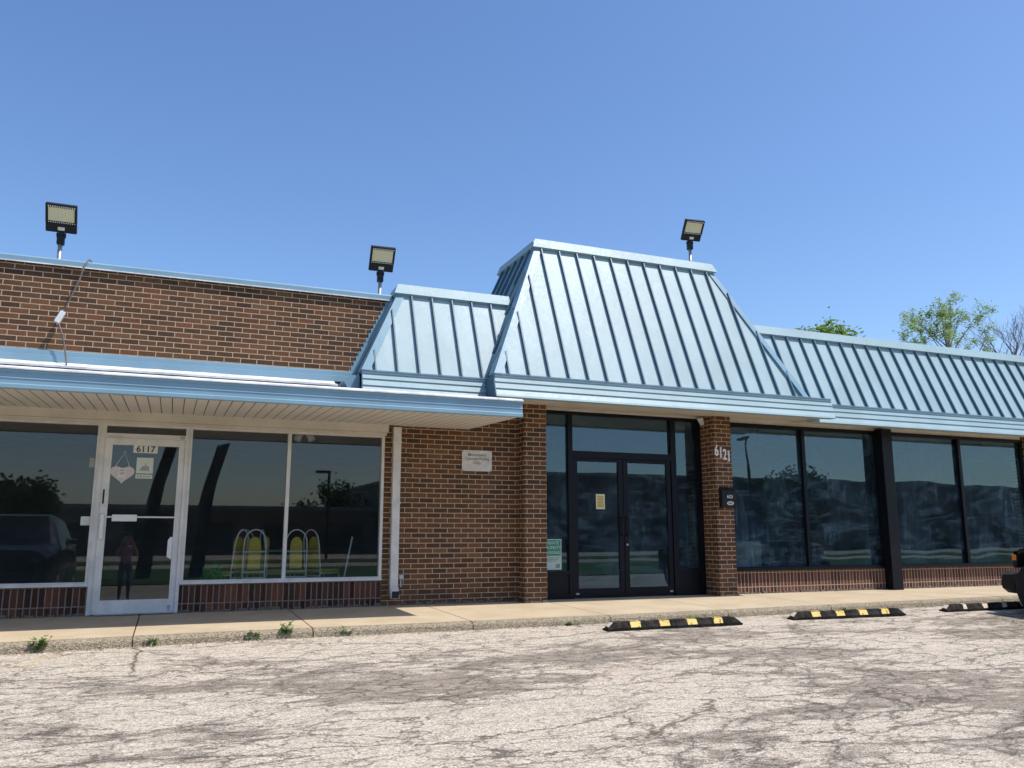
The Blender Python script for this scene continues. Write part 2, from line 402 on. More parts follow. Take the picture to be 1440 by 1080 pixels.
def text(name, body, size, x, y, z, mat, parent=None, bold=0.0, depth=.002, align='CENTER', sx=1.0, shear=0.0, m=None):
    """lettering as real mesh, standing in the x-z plane and facing -y; centred on x, base line at z"""
    cu = bpy.data.curves.new(name, 'FONT'); cu.body = body; cu.size = size; cu.align_x = align
    cu.extrude = depth; cu.offset = bold; cu.shear = shear; cu.resolution_u = 3
    t = bpy.data.objects.new(name, cu); C.objects.link(t)
    bpy.context.view_layer.update()
    dg = bpy.context.evaluated_depsgraph_get()
    me = bpy.data.meshes.new_from_object(t.evaluated_get(dg)); bpy.data.objects.remove(t)
    me.name = name
    me.transform(Matrix(((sx, 0, 0, x), (0, 0, -1, y), (0, 1, 0, z), (0, 0, 0, 1))))
    if m is not None: me.transform(m)
    me.materials.clear(); me.materials.append(M[mat])
    o = bpy.data.objects.new(name, me); C.objects.link(o)
    if parent is not None: o.parent = parent
    return o

def lerp(a, b, t): return a + (b - a) * t
EDGE = [(-40, -2.45), (-1.4, -2.30), (.2, -2.17), (3.8, -2.14), (5.8, -2.12), (8.1, -2.03), (13, -1.80), (60, -1.7)]
def edge_y(x):
    for (a, ya), (b, yb) in zip(EDGE, EDGE[1:]):
        if a <= x <= b: return lerp(ya, yb, (x - a) / (b - a))
    return EDGE[-1][1]
def ground_z(x, y):
    if y > -2.1: return -.135
    if y > -13.5: return -.135 + .055 * (y + 2.1)
    return -.135 - .055 * 11.4

# ------------------------------------------------------------------ ground
def build_ground():
    g = MB()
    ys = [420, 120, 40, 12, 1.0, -1.2] + [-1.5 - .2 * i for i in range(0, 36)] + [-9 - .5 * i for i in range(10)] + [-14.5, -18, -26, -40, -80, -200, -420]
    xs = [-420, -150, -60, -30, -16, -10] + [-6 + .3 * i for i in range(0, 78)] + [18.5, 22, 30, 50, 100, 200, 420]
    grid = []
    for y in ys:
        row = []
        for x in xs:
            z = ground_z(x, y)
            if -9 < y < -2.2 and -6 < x < 18:
                z += .012 * noise.noise(Vector((x * .7, y * .9, 3.3))) + .006 * noise.noise(Vector((x * 2.1, y * 2.3, 1.3)))
            row.append(g.v((x, y, z)))
        grid.append(row)
    for a, b in zip(grid, grid[1:]):
        for i in range(len(xs) - 1): g.b.faces.new((a[i], b[i], b[i + 1], a[i + 1]))
    g.obj('ground', 'asphalt', None, True, kind='structure')
    zf = ground_z(0, -30)
    MB().box(-160, 160, -33, -20, zf - .1, zf + .05).obj('lawn', 'grass', kind='structure')
    MB().box(-160, 160, -46, -40, zf - .1, zf + .05).obj('lawn', 'grass', kind='structure')
build_ground()

def build_walk():
    root = None
    joints = [-11.0, -9.1, -7.3, -5.5, -3.75, -2.0, -.27, 1.56, 3.45, 5.33, 7.2, 9.1, 11.0, 12.9, 14.8, 16.7, 18.6, 20.5, 24]
    w = MB(); k = MB(); j = MB()
    jw = .006
    for a, b in zip(joints, joints[1:]):
        xs = [a + jw] + [a + (b - a) * t for t in (.25, .5, .75)] + [b - jw]
        T = []
        for x in xs:
            e = edge_y(x) + .015 * noise.noise(Vector((x * 2.0, 0, 7)))
            T.append((x, e))
        for (x0, e0), (x1, e1) in zip(T, T[1:]):
            i0, i1 = e0 + .10, e1 + .10
            w.face([(x0, i0, .02 * i0), (x1, i1, .02 * i1), (x1, .55, .0), (x0, .55, .0)])
            # rounded pebbly kerb edge
            sec = [(.10, .02 * (e0 + .1) + .0), (.05, .02 * e0 - .004), (.015, .02 * e0 - .018), (.0, .02 * e0 - .04), (-.012, -.16)]
            for (d0, z0), (d1, z1) in zip(sec, sec[1:]):
                k.face([(x0, e0 + d0, z0), (x0, e0 + d1, z1), (x1, e1 + d1, z1), (x1, e1 + d0, z0)])
        e = edge_y(b)
        j.box(b - jw, b + jw, e + .015, .55, -.12, -.058)
    w.obj('sidewalk', 'walk', kind='structure')
    kk = k.obj('kerb', 'kerb', kind='structure')
    j.obj('sidewalk_joints', 'walkjoint', kind='structure')
build_walk()

# ------------------------------------------------------------------ building
B = empty('shop_building', (0, 0, 0), 'single storey brown brick shop building with pale blue metal mansard roof and flat canopy', 'building')
BW = 1.0
def part(mb, name, mat, parent=B, smooth=False, label=None):
    o = mb.obj(name, mat, parent, smooth)
    if label: o['label'] = label
    return o

# brick walls
w = MB()
w.box(-9, 2.83, 0, .25, 2.40, 4.44)                 # upper wall over the left shop
w.box(2.83, 4.2, 0.004, .25, 2.90, 4.44)
part(w, 'upper_brick_wall', 'brick')
w = MB(); w.box(2.82, 5.28, 0, .25, -.03, 2.90); part(w, 'brick_wall', 'brick')
w = MB(); w.box(4.915, 5.28, -.29, -.001, -.03, 2.99); part(w, 'brick_pillar', 'brick', label='brick pillar left of the dark entrance')
w = MB(); w.box(8.375, 8.725, -.29, .14, -.03, 3.0); part(w, 'brick_pillar', 'brick', label='brick pillar with the house number 6121')
w = MB(); w.box(16.22, 17.0, -.1, .25, -.03, 3.0); part(w, 'brick_pillar', 'brick', label='brick pillar at the far right end')
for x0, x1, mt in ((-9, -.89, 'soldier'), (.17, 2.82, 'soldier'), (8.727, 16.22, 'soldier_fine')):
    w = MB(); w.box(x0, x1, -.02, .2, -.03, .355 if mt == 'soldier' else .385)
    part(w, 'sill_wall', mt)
# ragged mortar crust where wall meets walk
# crumbling bedding line at the foot of the walls
def crust(x0, x1, y):
    w = MB(); rg = random.Random(int(x0 * 10)); x = x0
    while x < x1:
        l = rg.uniform(.03, .12); hh = rg.uniform(.006, .035); dd = rg.uniform(.008, .03)
        w.hexa([(x, y - dd, -.02), (x + l, y - dd * rg.uniform(.5, 1), -.02), (x + l, y, -.02), (x, y, -.02), (x, y - dd * .5, hh), (x + l, y - dd * .4, hh * rg.uniform(.4, 1)), (x + l, y, hh), (x, y, hh)]); x += l * rg.uniform(.8, 1.6)
    part(w, 'base_crust', 'crust').__setitem__('kind', 'stuff')
crust(-4, -.9, -.0205); crust(.18, 2.82, -.0205); crust(3.06, 4.9, -.0005); crust(4.92, 5.28, -.2905); crust(8.38, 8.72, -.2905); crust(8.74, 12.2, -.0205); crust(12.46, 16.2, -.0205)
# coping on the upper wall
w = MB()
w.extr([(-.045, 4.435), (-.045, 4.505), (-.03, 4.525), (.29, 4.54), (.29, 4.45), (.26, 4.44), (-.035, 4.44)], -9, 2.86)
cop = part(w, 'wall_coping', 'trimblue')
w = MB(); w.box(-9, 2.84, -.052, -.046, 4.428, 4.442); part(w, 'coping_edge', 'lipwhite', cop)

# hidden rooms so that the glass looks into dark interiors
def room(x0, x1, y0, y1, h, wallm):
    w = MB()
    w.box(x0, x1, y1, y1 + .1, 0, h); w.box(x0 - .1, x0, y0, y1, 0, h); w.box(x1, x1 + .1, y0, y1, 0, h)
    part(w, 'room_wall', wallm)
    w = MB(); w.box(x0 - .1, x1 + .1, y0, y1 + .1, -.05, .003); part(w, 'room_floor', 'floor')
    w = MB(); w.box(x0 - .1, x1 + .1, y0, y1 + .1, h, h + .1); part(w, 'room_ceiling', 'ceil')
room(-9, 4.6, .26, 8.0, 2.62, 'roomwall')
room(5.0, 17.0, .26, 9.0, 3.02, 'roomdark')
w = MB()
w.box(-9.2, 17.2, .26, 14, 3.35, 3.5); part(w, 'flat_roof', 'flatroof')
w = MB(); w.box(-9.2, 17.2, 13.8, 14, -.1, 3.35); w.box(-9.3, -9.05, .26, 14, -.1, 4.4); w.box(17.05, 17.3, .26, 14, -.1, 3.35)
part(w, 'rear_wall', 'brick')

# left shop front: white frames
def frame(name, mat, x0, x1, z0, z1, bars, y0=-.03, y1=.06, t=.04, parent=B, rails=(), label=None, bot=None):
    w = MB(); b = bot if bot is not None else t
    w.box(x0, x0 + t, y0, y1, z0, z1); w.box(x1 - t, x1, y0, y1, z0, z1)
    xs = [x0 + t] + [q for a in bars for q in (a - t * .6, a + t * .6)] + [x1 - t]
    for a in bars: w.box(a - t * .6, a + t * .6, y0, y1, z0, z1)
    for a, c in zip(xs[::2], xs[1::2]):
        w.box(a, c, y0, y1, z0, z0 + b); w.box(a, c, y0, y1, z1 - t, z1)
        for (ra, rb) in rails: w.box(a, c, y0, y1, ra, rb)
    return part(w, name, mat, parent, label=label)
def pane(parent, x0, x1, z0, z1, y, mat):
    w = MB(); w.face([(x0, y, z0), (x1, y, z0), (x1, y, z1), (x0, y, z1)])
    return part(w, 'pane', mat, parent)
f = frame('window', 'white', -9, -.89, .36, 2.41, (-2.75, -4.8, -6.9))
for a, b in ((-8.97, -6.9), (-6.9, -4.8), (-4.8, -2.75), (-2.75, -.93)): pane(f, a, b, .39, 2.38, .02, 'glass')
f = frame('window', 'white', .17, 2.82, .36, 2.41, (1.475,))
pane(f, .2, 1.47, .39, 2.38, .02, 'glass'); pane(f, 1.48, 2.79, .39, 2.38, .02, 'glass')
w = MB(); w.box(-9, -.89, -.06, -.031, .35, .385); w.box(.17, 2.82, -.06, -.031, .35, .385); part(w, 'window_sill', 'white')
# header band under the soffit
w = MB(); w.box(-9, 2.86, -.09, -.001, 2.44, 2.60); w.box(-9, 2.84, -.06, -.002, 2.40, 2.438); part(w, 'header_band', 'cream')
# door frame with transom
w = MB()
w.box(-.889, -.829, -.05, .06, 0, 2.40); w.box(.125, .169, -.05, .06, 0, 2.40)
w.box(-.829, .125, -.05, .06, 2.215, 2.275); w.box(-.829, .125, -.05, .06, 2.37, 2.40)
df = part(w, 'door_frame', 'white'); pane(df, -.829, .125, 2.275, 2.37, .02, 'glass')
w = MB()
w.box(-.829, -.745, -.035, .015, .012, 2.213); w.box(.05, .122, -.035, .015, .012, 2.213)
w.box(-.745, .05, -.035, .015, .012, .175); w.box(-.745, .05, -.035, .015, 2.125, 2.213)
door = part(w, 'door', 'white', label='white framed glass door of the left shop')
pane(door, -.746, .051, .17, 2.13, -.008, 'glass')
w = MB(); w.tube([(-.745, -.05, 1.205), (.05, -.05, 1.205)], .011, 8); part(w, 'push_bar', 'plastic', door)
w = MB(); w.box(-.685, -.395, -.075, -.062, 1.15, 1.235, .006); part(w, 'push_plate', 'plastic', door)
w = MB(); w.box(-.818, -.772, -.075, -.036, .93, 1.24, .008); part(w, 'pull_handle', 'plastic', door)
w = MB()
w.box(-.812, -.792, -.039, -.0355, 1.37, 1.55)
for zc in (1.40, 1.46, 1.52): w.box(-.810, -.794, -.043, -.0385, zc - .012, zc + .012)
part(w, 'lock', 'blackmatte', door)
w = MB(); w.extr([(-.01, .70), (.045, .67), (.048, .95), (.02, .955), (-.008, .91)], -.05, -.036, 'y'); part(w, 'mail_flap', 'plastic', door)
w = MB(); w.box(.06, .11, -.06, -.051, 2.225, 2.26, .008); w.box(.045, .075, -.05, -.036, .03, .10); part(w, 'hinge', 'galv', door)
w = MB(); w.box(-.80, .12, -.12, -.036, 0.001, .012); part(w, 'threshold', 'galv')

# canopy over the left shop
CAN0, CAN1 = -9.0, 4.12
w = MB()
prof = [(-2.06, 2.470), (-2.10, 2.470), (-2.112, 2.478), (-2.112, 2.515), (-2.098, 2.525), (-2.098, 2.572), (-2.104, 2.578), (-2.104, 2.585), (-2.094, 2.592), (-2.094, 2.640), (-2.108, 2.648), (-2.108, 2.672), (-2.06, 2.672)]
w.extr(prof, CAN0, CAN1)
can = part(w, 'canopy_fascia', 'trimblue')
w = MB(); w.extr([(-2.125, 2.674), (-2.125, 2.688), (-2.08, 2.712), (-2.02, 2.712), (-2.02, 2.674)], CAN0, CAN1 + .004); part(w, 'gutter_lip', 'lipwhite', can)
w = MB(); w.extr([(-2.058, 2.484), (-.001, 2.556), (-.001, 2.585), (-2.058, 2.512)], CAN0, CAN1 - .012); part(w, 'canopy_soffit', 'soffit', can)
w = MB(); w.extr([(-2.059, 2.50), (0, 2.60), (0, 3.0), (-2.059, 2.672)], CAN1 - .011, CAN1); part(w, 'canopy_end', 'trimblue', can)
w = MB(); w.extr([(-2.02, 2.69), (-.02, 3.06), (-.02, 3.03), (-2.02, 2.676)], CAN0, CAN1 - .015); part(w, 'canopy_roof', 'flatroof', can)
w = MB(); w.extr([(-.001, 3.151), (-.04, 3.153), (-.04, 3.235), (-.028, 3.24), (-.028, 3.30), (-.001, 3.312)], CAN0, 2.3); part(w, 'wall_flashing', 'trimblue', can)
w = MB(); w.extr([(-.042, 3.150), (-.14, 3.100), (-.36, 3.056), (-.36, 3.03), (-.042, 3.06)], CAN0, 2.05); part(w, 'flashing_apron', 'lipwhite', can)

# downspout
w = MB()
w.box(2.935, 3.05, -.095, -.012, .26, 2.53, .006)
w.hexa([(2.93, -.19, .10), (3.05, -.19, .10), (3.05, -.10, .13), (2.93, -.10, .13), (2.933, -.10, .26), (3.052, -.10, .26), (3.052, -.012, .26), (2.933, -.012, .26)])
ds = part(w, 'downspout', 'white')
w = MB(); w.box(2.94, 3.04, -.193, -.188, .105, .20); part(w, 'spout_mouth', 'blackmatte', ds)
w = MB(); w.box(2.925, 3.06, -.1, -.006, 1.42, 1.445); w.box(2.925, 3.06, -.1, -.006, 2.3, 2.32); part(w, 'strap', 'white', ds)
w = MB(); w.box(3.07, 3.14, -.06, -.001, .36, .42, .008); w.tube([(3.10, -.03, .36), (3.10, -.05, .25)], .012); part(w, 'wall_tap', 'galv')

# ---- mansard roofs
SL = 1.05 / 2.46
def mansard(x0, x1, yb, zb, zt, left, right, ribs, fx0, fx1, name, label, back):
    """front slope from (yb,zb) up to zt; left/right True = hipped end"""
    h = zt - zb; d = SL * h; yt = yb + d
    L = d * 1.06 if left else 0.0; Rr = d * 1.02 if right else 0.0
    w = MB()
    w.face([(x0, yb, zb), (x1, yb, zb), (x1 - Rr, yt, zt), (x0 + L, yt, zt)])
    if left: w.face([(x0, back, zb), (x0, yb, zb), (x0 + L, yt, zt), (x0 + L, back, zt)])
    if right: w.face([(x1, yb, zb), (x1, back, zb), (x1 - Rr, back, zt), (x1 - Rr, yt, zt)])
    w.face([(x0 + L, yt, zt), (x1 - Rr, yt, zt), (x1 - Rr, back, zt), (x0 + L, back, zt)])
    w.face([(x0, back, zb), (x0 + L, back, zt), (x1 - Rr, back, zt), (x1, back, zb)])
    roof = part(w, name, 'roof', label=label)
    # standing seams
    n = Vector((0, -h, d)).normalized()
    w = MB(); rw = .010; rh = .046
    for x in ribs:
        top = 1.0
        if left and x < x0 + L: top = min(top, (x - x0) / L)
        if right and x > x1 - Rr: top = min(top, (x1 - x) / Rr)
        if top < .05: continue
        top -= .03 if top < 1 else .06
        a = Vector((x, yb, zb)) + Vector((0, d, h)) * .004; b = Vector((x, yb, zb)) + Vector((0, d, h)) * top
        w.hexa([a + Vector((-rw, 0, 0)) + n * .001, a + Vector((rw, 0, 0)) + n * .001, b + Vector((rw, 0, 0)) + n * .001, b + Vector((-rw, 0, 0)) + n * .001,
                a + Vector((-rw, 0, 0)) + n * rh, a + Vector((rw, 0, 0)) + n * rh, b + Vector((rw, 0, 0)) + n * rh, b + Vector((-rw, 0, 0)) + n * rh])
    if left:
        nl = Vector((-h, 0, L)).normalized()
        y = yb + .25
        while y < back:
            t = 1.0 if y > yt else (y - yb) / d
            t -= .05
            a = Vector((x0, y, zb)); b = Vector((x0 + L * t, y, zb + h * t)); e = Vector((0, rw, 0))
            w.hexa([a - e, a + e, b + e, b - e, a - e + nl * rh, a + e + nl * rh, b + e + nl * rh, b - e + nl * rh])
            y += .30
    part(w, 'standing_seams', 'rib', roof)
    # cap along the top : pale band standing proud with a shadow under it
    w = MB()
    cb = .145
    f = cb / h
    p0 = Vector((x0 + L * (1 - f), yt - d * f, zt - cb)); p1 = Vector((x1 - Rr * (1 - f), yt - d * f, zt - cb)); q0 = Vector((x0 + L, yt, zt + .012)); q1 = Vector((x1 - Rr, yt, zt + .012))
    o1 = n * .06
    xl = Vector((-.055 if left else 0, 0, 0)); xr = Vector((.055 if right else 0, 0, 0))
    w.hexa([p0 + o1 + xl, p1 + o1 + xr, p1 + n * .004, p0 + n * .004, q0 + o1 + xl, q1 + o1 + xr, q1 + Vector((0, .1, 0)), q0 + Vector((0, .1, 0))])
    if left:
        nl = Vector((-h, 0, L)).normalized() * .055
        a0, a1 = Vector((x0 + L * (1 - f), yt - d * f + .01, zt - cb)), Vector((x0 + L * (1 - f), back + .02, zt - cb))
        b0, b1 = Vector((x0 + L, yt + .01, zt + .008)), Vector((x0 + L, back + .02, zt + .008))
        w.hexa([a0 + nl, a1 + nl, a1 + nl * .05, a0 + nl * .05, b0 + nl, b1 + nl, b1 + Vector((.1, 0, 0)), b0 + Vector((.1, 0, 0))])
    part(w, 'ridge_cap', 'roof', roof)
    # hip caps : folded strips
    w = MB()
    for flag, xa, sgn, off in ((left, x0, 1, L), (right, x1, -1, Rr)):
        if not flag: continue
        a = Vector((xa, yb, zb - .01)); b = Vector((xa + sgn * off, yt, zt - .09))
        nf = n * .05; ns = Vector((-sgn * h, 0, off)).normalized() * .05
        wf = Vector((sgn * .08, 0, 0)); wsd = Vector((0, .16, 0))
        cor = (nf + ns) * .75
        w.hexa([a + cor, a + wf + nf, a + wf + n * .002, a, b + cor, b + wf + nf, b + wf + n * .002, b])
        w.hexa([a + cor * .998, a + wsd + ns, a + wsd + ns * .05, a + cor * .1, b + cor * .998, b + wsd + ns, b + wsd + ns * .05, b + cor * .1])
    if left or right: part(w, 'hip_cap', 'hipblue', roof)
    else: w.b.free()
    # fascia below
    w = MB()
    zz = zb - .33
    pr = [(yb + .02, zb + .005), (yb - .045, zb + .004), (yb - .05, zb - .03), (yb - .036, zb - .038), (yb - .062, zb - .105), (yb - .048, zb - .115), (yb - .055, zb - .13), (yb - .085, zb - .20), (yb - .07, zb - .212), (yb - .078, zb - .228), (yb - .115, zb - .298), (yb - .125, zb - .325), (yb - .085, zb - .33), (yb + .02, zb - .325)]
    w.extr(pr, fx0, fx1)
    fa = part(w, 'roof_fascia', 'roof', roof)
    w = MB(); w.box(fx0 + .01, fx1 - .01, yb - .06, yb - .0455, zb + .0055, zb + .017); part(w, 'drip_edge', 'trimblue', fa)
    return roof
bigribs = [4.33 + .319 * i for i in range(0, 17)]
mansard(4.13, 9.67, -1.10, 3.21, 5.69, True, True, bigribs, 4.10, 10.17, 'mansard_roof', 'tall steep hipped mansard section over the entrance', 1.46)
mansard(2.32, 4.7, -.75, 3.19, 4.63, True, False, [2.8 + .315 * i for i in range(-1, 7)], 2.30, 4.098, 'mansard_roof', 'small low mansard section beside the upper brick wall', .2)
mansard(9.2, 17.4, -.75, 3.19, 4.63, False, False, [9.47 + .3135 * i for i in range(0, 26)], 10.0, 17.4, 'mansard_roof', 'long low mansard section over the right hand windows', .2)
# left end plate of the tall fascia
w = MB(); w.extr([(-1.12, 3.2), (-1.235, 2.885), (-.78, 2.885), (-.78, 3.2)], 4.085, 4.0995); part(w, 'fascia_end', 'rib')
# sloped strip where the small mansard meets the brick, stepped to the courses
w = MB()
z = 3.12
while z < 4.43:
    z1 = min(z + .0724, 4.434); x = 2.20 + (z - 3.12) * .474
    w.box(x - .01, x + .16, -.012, -.001, z, z1 - .001); z = z1
w.extr([(2.30, 2.87), (2.30, 3.15), (2.16, 3.15), (2.08, 3.06), (2.20, 2.87)], -.62, -.014, 'y')
part(w, 'stepped_flashing', 'trimblue')

# soffits of the mansard
w = MB()
w.extr([(-1.20, 2.888), (-.001, 2.982), (-.001, 3.02), (-1.20, 2.93)], 4.13, 10.16)
w.extr([(-.85, 2.868), (-.001, 2.972), (-.001, 3.012), (-.85, 2.91)], 10.165, 17.4)
part(w, 'mansard_soffit', 'cream')
w = MB(); w.box(5.282, 8.373, .05, .2, 2.945, 3.03); w.box(8.727, 16.2, -.03, .2, 2.90, 3.03); part(w, 'frieze_board', 'cream')

# entrance : black frame
EY = .13
w = MB()
def eb(a, b, c, d, y0=-.05, y1=.06): w.box(a, b, EY + y0, EY + y1, c, d)
eb(5.285, 5.44, 0, 2.945); eb(5.835, 5.915, 0, 2.945); eb(7.765, 7.865, 0, 2.945); eb(8.275, 8.374, 0, 2.945)
for a, b in ((5.44, 5.835), (7.865, 8.275)):
    eb(a, b, 2.895, 2.945); eb(a, b, .37, .42); eb(a, b, 0, .07); eb(a, b, .07, .37, -.03, .02)
eb(5.915, 7.765, 2.895, 2.945); eb(5.915, 7.765, 2.20, 2.31)
ent = part(w, 'entrance_frame', 'black')
pane(ent, 5.44, 5.835, .42, 2.895, EY, 'glass_door'); pane(ent, 7.865, 8.275, .42, 2.895, EY, 'glass_door'); pane(ent, 5.915, 7.765, 2.31, 2.895, EY, 'glass_door')
for (a, b, s) in ((5.92, 6.835, 1), (6.845, 7.76, -1)):
    w = MB()
    w.box(a, a + .085, EY - .03, EY + .02, .012, 2.196); w.box(b - .085, b, EY - .03, EY + .02, .012, 2.196)
    w.box(a + .085, b - .085, EY - .03, EY + .02, .012, .145); w.box(a + .085, b - .085, EY - .03, EY + .02, 2.145, 2.196)
    d = part(w, 'door', 'black', label='black framed glass door, %s leaf of the entrance' % ('left' if s > 0 else 'right'))
    pane(d, a + .084, b - .084, .144, 2.146, EY - .006, 'glass_door')
    hx = b - .045 if s > 0 else a + .045
    w = MB(); w.tube([(hx, EY - .031, 1.25), (hx, EY - .085, 1.25), (hx, EY - .095, 1.22), (hx, EY - .095, 1.0), (hx, EY - .085, .97), (hx, EY - .031, .97)], .013, 8); part(w, 'pull_handle', 'blackmatte', d)
    w = MB(); kx = a + .03 if s > 0 else b - .09; w.box(kx, kx + .06, EY - .036, EY - .0305, .055, .08); part(w, 'kick_stop', 'galv', d)
    if s < 0:
        w = MB(); w.tube([(hx + .0, EY - .031, .82), (hx, EY - .045, .82)], .018, 10); part(w, 'lock', 'galv', d)

# right hand shop windows : black frames
def rwin(x0, x1, bar):
    f = frame('window', 'black', x0, x1, .387, 2.90, (bar,), -.05, .08, .06, bot=.05)
    pane(f, x0 + .05, bar - .005, .43, 2.85, .02, 'glass_dirty'); pane(f, bar + .005, x1 - .05, .43, 2.85, .02, 'glass_dirty')
    w = MB(); w.box(x0, x1, -.085, -.051, .375, .425); part(w, 'window_sill', 'black', f)
rwin(8.73, 12.28, 10.49); rwin(12.285, 16.21, 14.39)
w = MB(); w.box(12.20, 12.45, -.22, -.052, -.03, 2.93, .006); part(w, 'black_post', 'black')

# ------------------------------------------------------------------ signs and small things on the building
s = empty('wall_sign', (4.25, -.012, 1.925), 'off white rounded metal parking sign on the brick wall beside the pillar', 'sign')
w = MB((4.25, -.012, 1.925))
pts = []
for (cx_, cz_, a0) in ((4.46, 1.955, -90), (4.46, 2.21, 0), (4.04, 2.21, 90), (4.04, 1.955, 180)):
    for i in range(5): a = R(a0 + 22.5 * i); pts.append((cx_ + .03 * math.cos(a), cz_ + .03 * math.sin(a)))
w.extr(pts, -.02, -.010, 'y'); w.obj('sign_plate', 'signwhite', s)
mo = Matrix.Translation(-Vector((4.25, -.012, 1.925)))
for t_, z_, sz, sx_ in (('Monument', 2.150, .066, 1.0), ('Customer Parking', 2.092, .063, .84), ('Only', 2.030, .063, 1.0)):
    text('lettering', t_, sz, 4.25, -.0225, z_, 'ink', s, 0.0006, .001, sx=sx_, m=mo)
w = MB((4.25, -.012, 1.925))
for x in (4.035, 4.465):
    for z in (1.95, 2.215): w.tube([(x, -.02, z), (x, -.025, z)], .007, 8)
w.obj('screw', 'galv', s)

def sheet(mb, x0, x1, z0, z1, y, t=.003): mb.box(x0, x1, y - t, y, z0, z1)
GY = -.0095   # just in front of the door glass
s = empty('door_number_plate', (-.355, GY, 2.03), 'cream plate with black numerals 6117 on the white framed door', 'number plate')
O = (-.355, GY, 2.03); w = MB(O); sheet(w, -.50, -.21, 2.03, 2.135, GY); w.obj('plate', 'plate', s)
text('numerals', '6117', .112, -.353, GY - .0045, 2.044, 'inkblack', s, .0015, .001, sx=1.02, m=Matrix.Translation(-Vector(O)))
s = empty('heart_sign', (-.61, GY, 1.62), 'pale pink heart shaped sign hanging on strings inside the left shop door', 'sign')
O = (-.61, GY, 1.62); w = MB(O)
hp = []
for i in range(40):
    t = 2 * math.pi * i / 40
    hx = 16 * math.sin(t) ** 3; hz = 13 * math.cos(t) - 5 * math.cos(2 * t) - 2 * math.cos(3 * t) - math.cos(4 * t)
    hp.append((-.61 + hx * .0090, 1.755 + hz * .0078))
w.extr(hp, GY - .012, GY, 'y'); w.obj('heart_board', 'heart', s)
w = MB(O); w.tube([(-.70, GY - .004, 1.84), (-.595, GY - .004, 2.03), (-.53, GY - .004, 1.845)], .0035, 5); w.obj('string', 'plastic', s)
w = MB(O); w.tube([(-.595, GY - .0001, 2.032), (-.595, GY - .018, 2.032)], .013, 10); w.obj('suction_hook', 'paperline', s)
w = MB(O); sheet(w, -.655, -.565, 1.70, 1.83, GY - .0122); w.obj('note', 'plate', s)
w = MB(O)
for i, z in enumerate((1.805, 1.795, 1.785, 1.765, 1.755, 1.745)): sheet(w, -.643 + .004 * (i % 2), -.578 - .006 * (i % 3), z, z + .006, GY - .0155, .001)
w.obj('note_print', 'paperline', s)
s = empty('paper_notice', (-.345, GY, 1.70), 'pale green paper notice taped to the door glass under the number 6117', 'notice')
O = (-.345, GY, 1.70); w = MB(O); sheet(w, -.45, -.25, 1.765, 1.97, GY); sheet(w, -.452, -.252, 1.70, 1.752, GY); w.obj('paper', 'paper', s)
w = MB(O)
w.extr([(-.41, 1.80), (-.375, 1.87), (-.355, 1.85), (-.345, 1.91), (-.33, 1.86), (-.30, 1.86), (-.29, 1.80)], GY - .004, GY - .0032, 'y')
for i in range(5): sheet(w, -.435 + .036 * i, -.41 + .036 * i, 1.715, 1.735, GY - .0032, .001)
w.obj('print', 'paperline', s)
s = MB((-1.0, .015, 1.9)); s.box(-1.0, -.935, .008, .016, 1.83, 1.95); s.obj('glass_sticker', 'paperline', None, label='small pale square sticker high on the glass left of the white door', category='sticker', group='square stickers beside the door')
s = MB((-1.0, .015, 1.2)); s.box(-1.04, -.935, .008, .016, 1.10, 1.21); s.obj('glass_sticker', 'paper', None, label='pale square sticker at push bar height on the glass left of the white door', category='sticker', group='square stickers beside the door')
yy = EY - .0075
s = empty('yellow_notice', (6.425, yy, 1.385), 'small yellow paper notice on the left leaf of the black entrance doors', 'notice')
O = (6.425, yy, 1.385); w = MB(O); sheet(w, 6.345, 6.505, 1.385, 1.625, yy, .002); w.obj('paper', 'yellowframe', s)
w = MB(O); sheet(w, 6.362, 6.488, 1.41, 1.60, yy - .0022, .0012); w.obj('yellow_field', 'yellownote', s)
w = MB(O)
for i, z in enumerate((1.595, 1.565, 1.545, 1.515, 1.49, 1.47, 1.45, 1.43)): sheet(w, 6.37 + .004 * (i % 3), 6.48 - .006 * (i % 2), z - .012, z - .004, yy - .0036, .001)
w.obj('print', 'ink', s)
yy = EY - .0015
s = empty('green_notice', (5.54, yy, .44), 'green and white private property notice in the sidelight beside the left brick pillar', 'notice')
O = (5.54, yy, .44); w = MB(O); sheet(w, 5.36, 5.72, .44, .91, yy, .003); w.obj('panel', 'greenpale', s)
w = MB(O); sheet(w, 5.37, 5.705, .655, .895, yy - .0032, .0015); w.obj('green_field', 'green', s)
for t_, z_ in (('PRIVATE', .828), ('PROPERTY', .757), ('PARKING', .682)):
    text('lettering', t_, .068, 5.565, yy - .0062, z_, 'greenpale', s, .0012, .001, sx=.86, m=Matrix.Translation(-Vector(O)))
w = MB(O)
for i, z in enumerate((.62, .595, .57)): sheet(w, 5.45, 5.68 - .02 * i, z, z + .010, yy - .0035, .001)
w.box(5.62, 5.69, yy - .0045, yy - .0034, .47, .53); w.obj('print', 'ink', s)
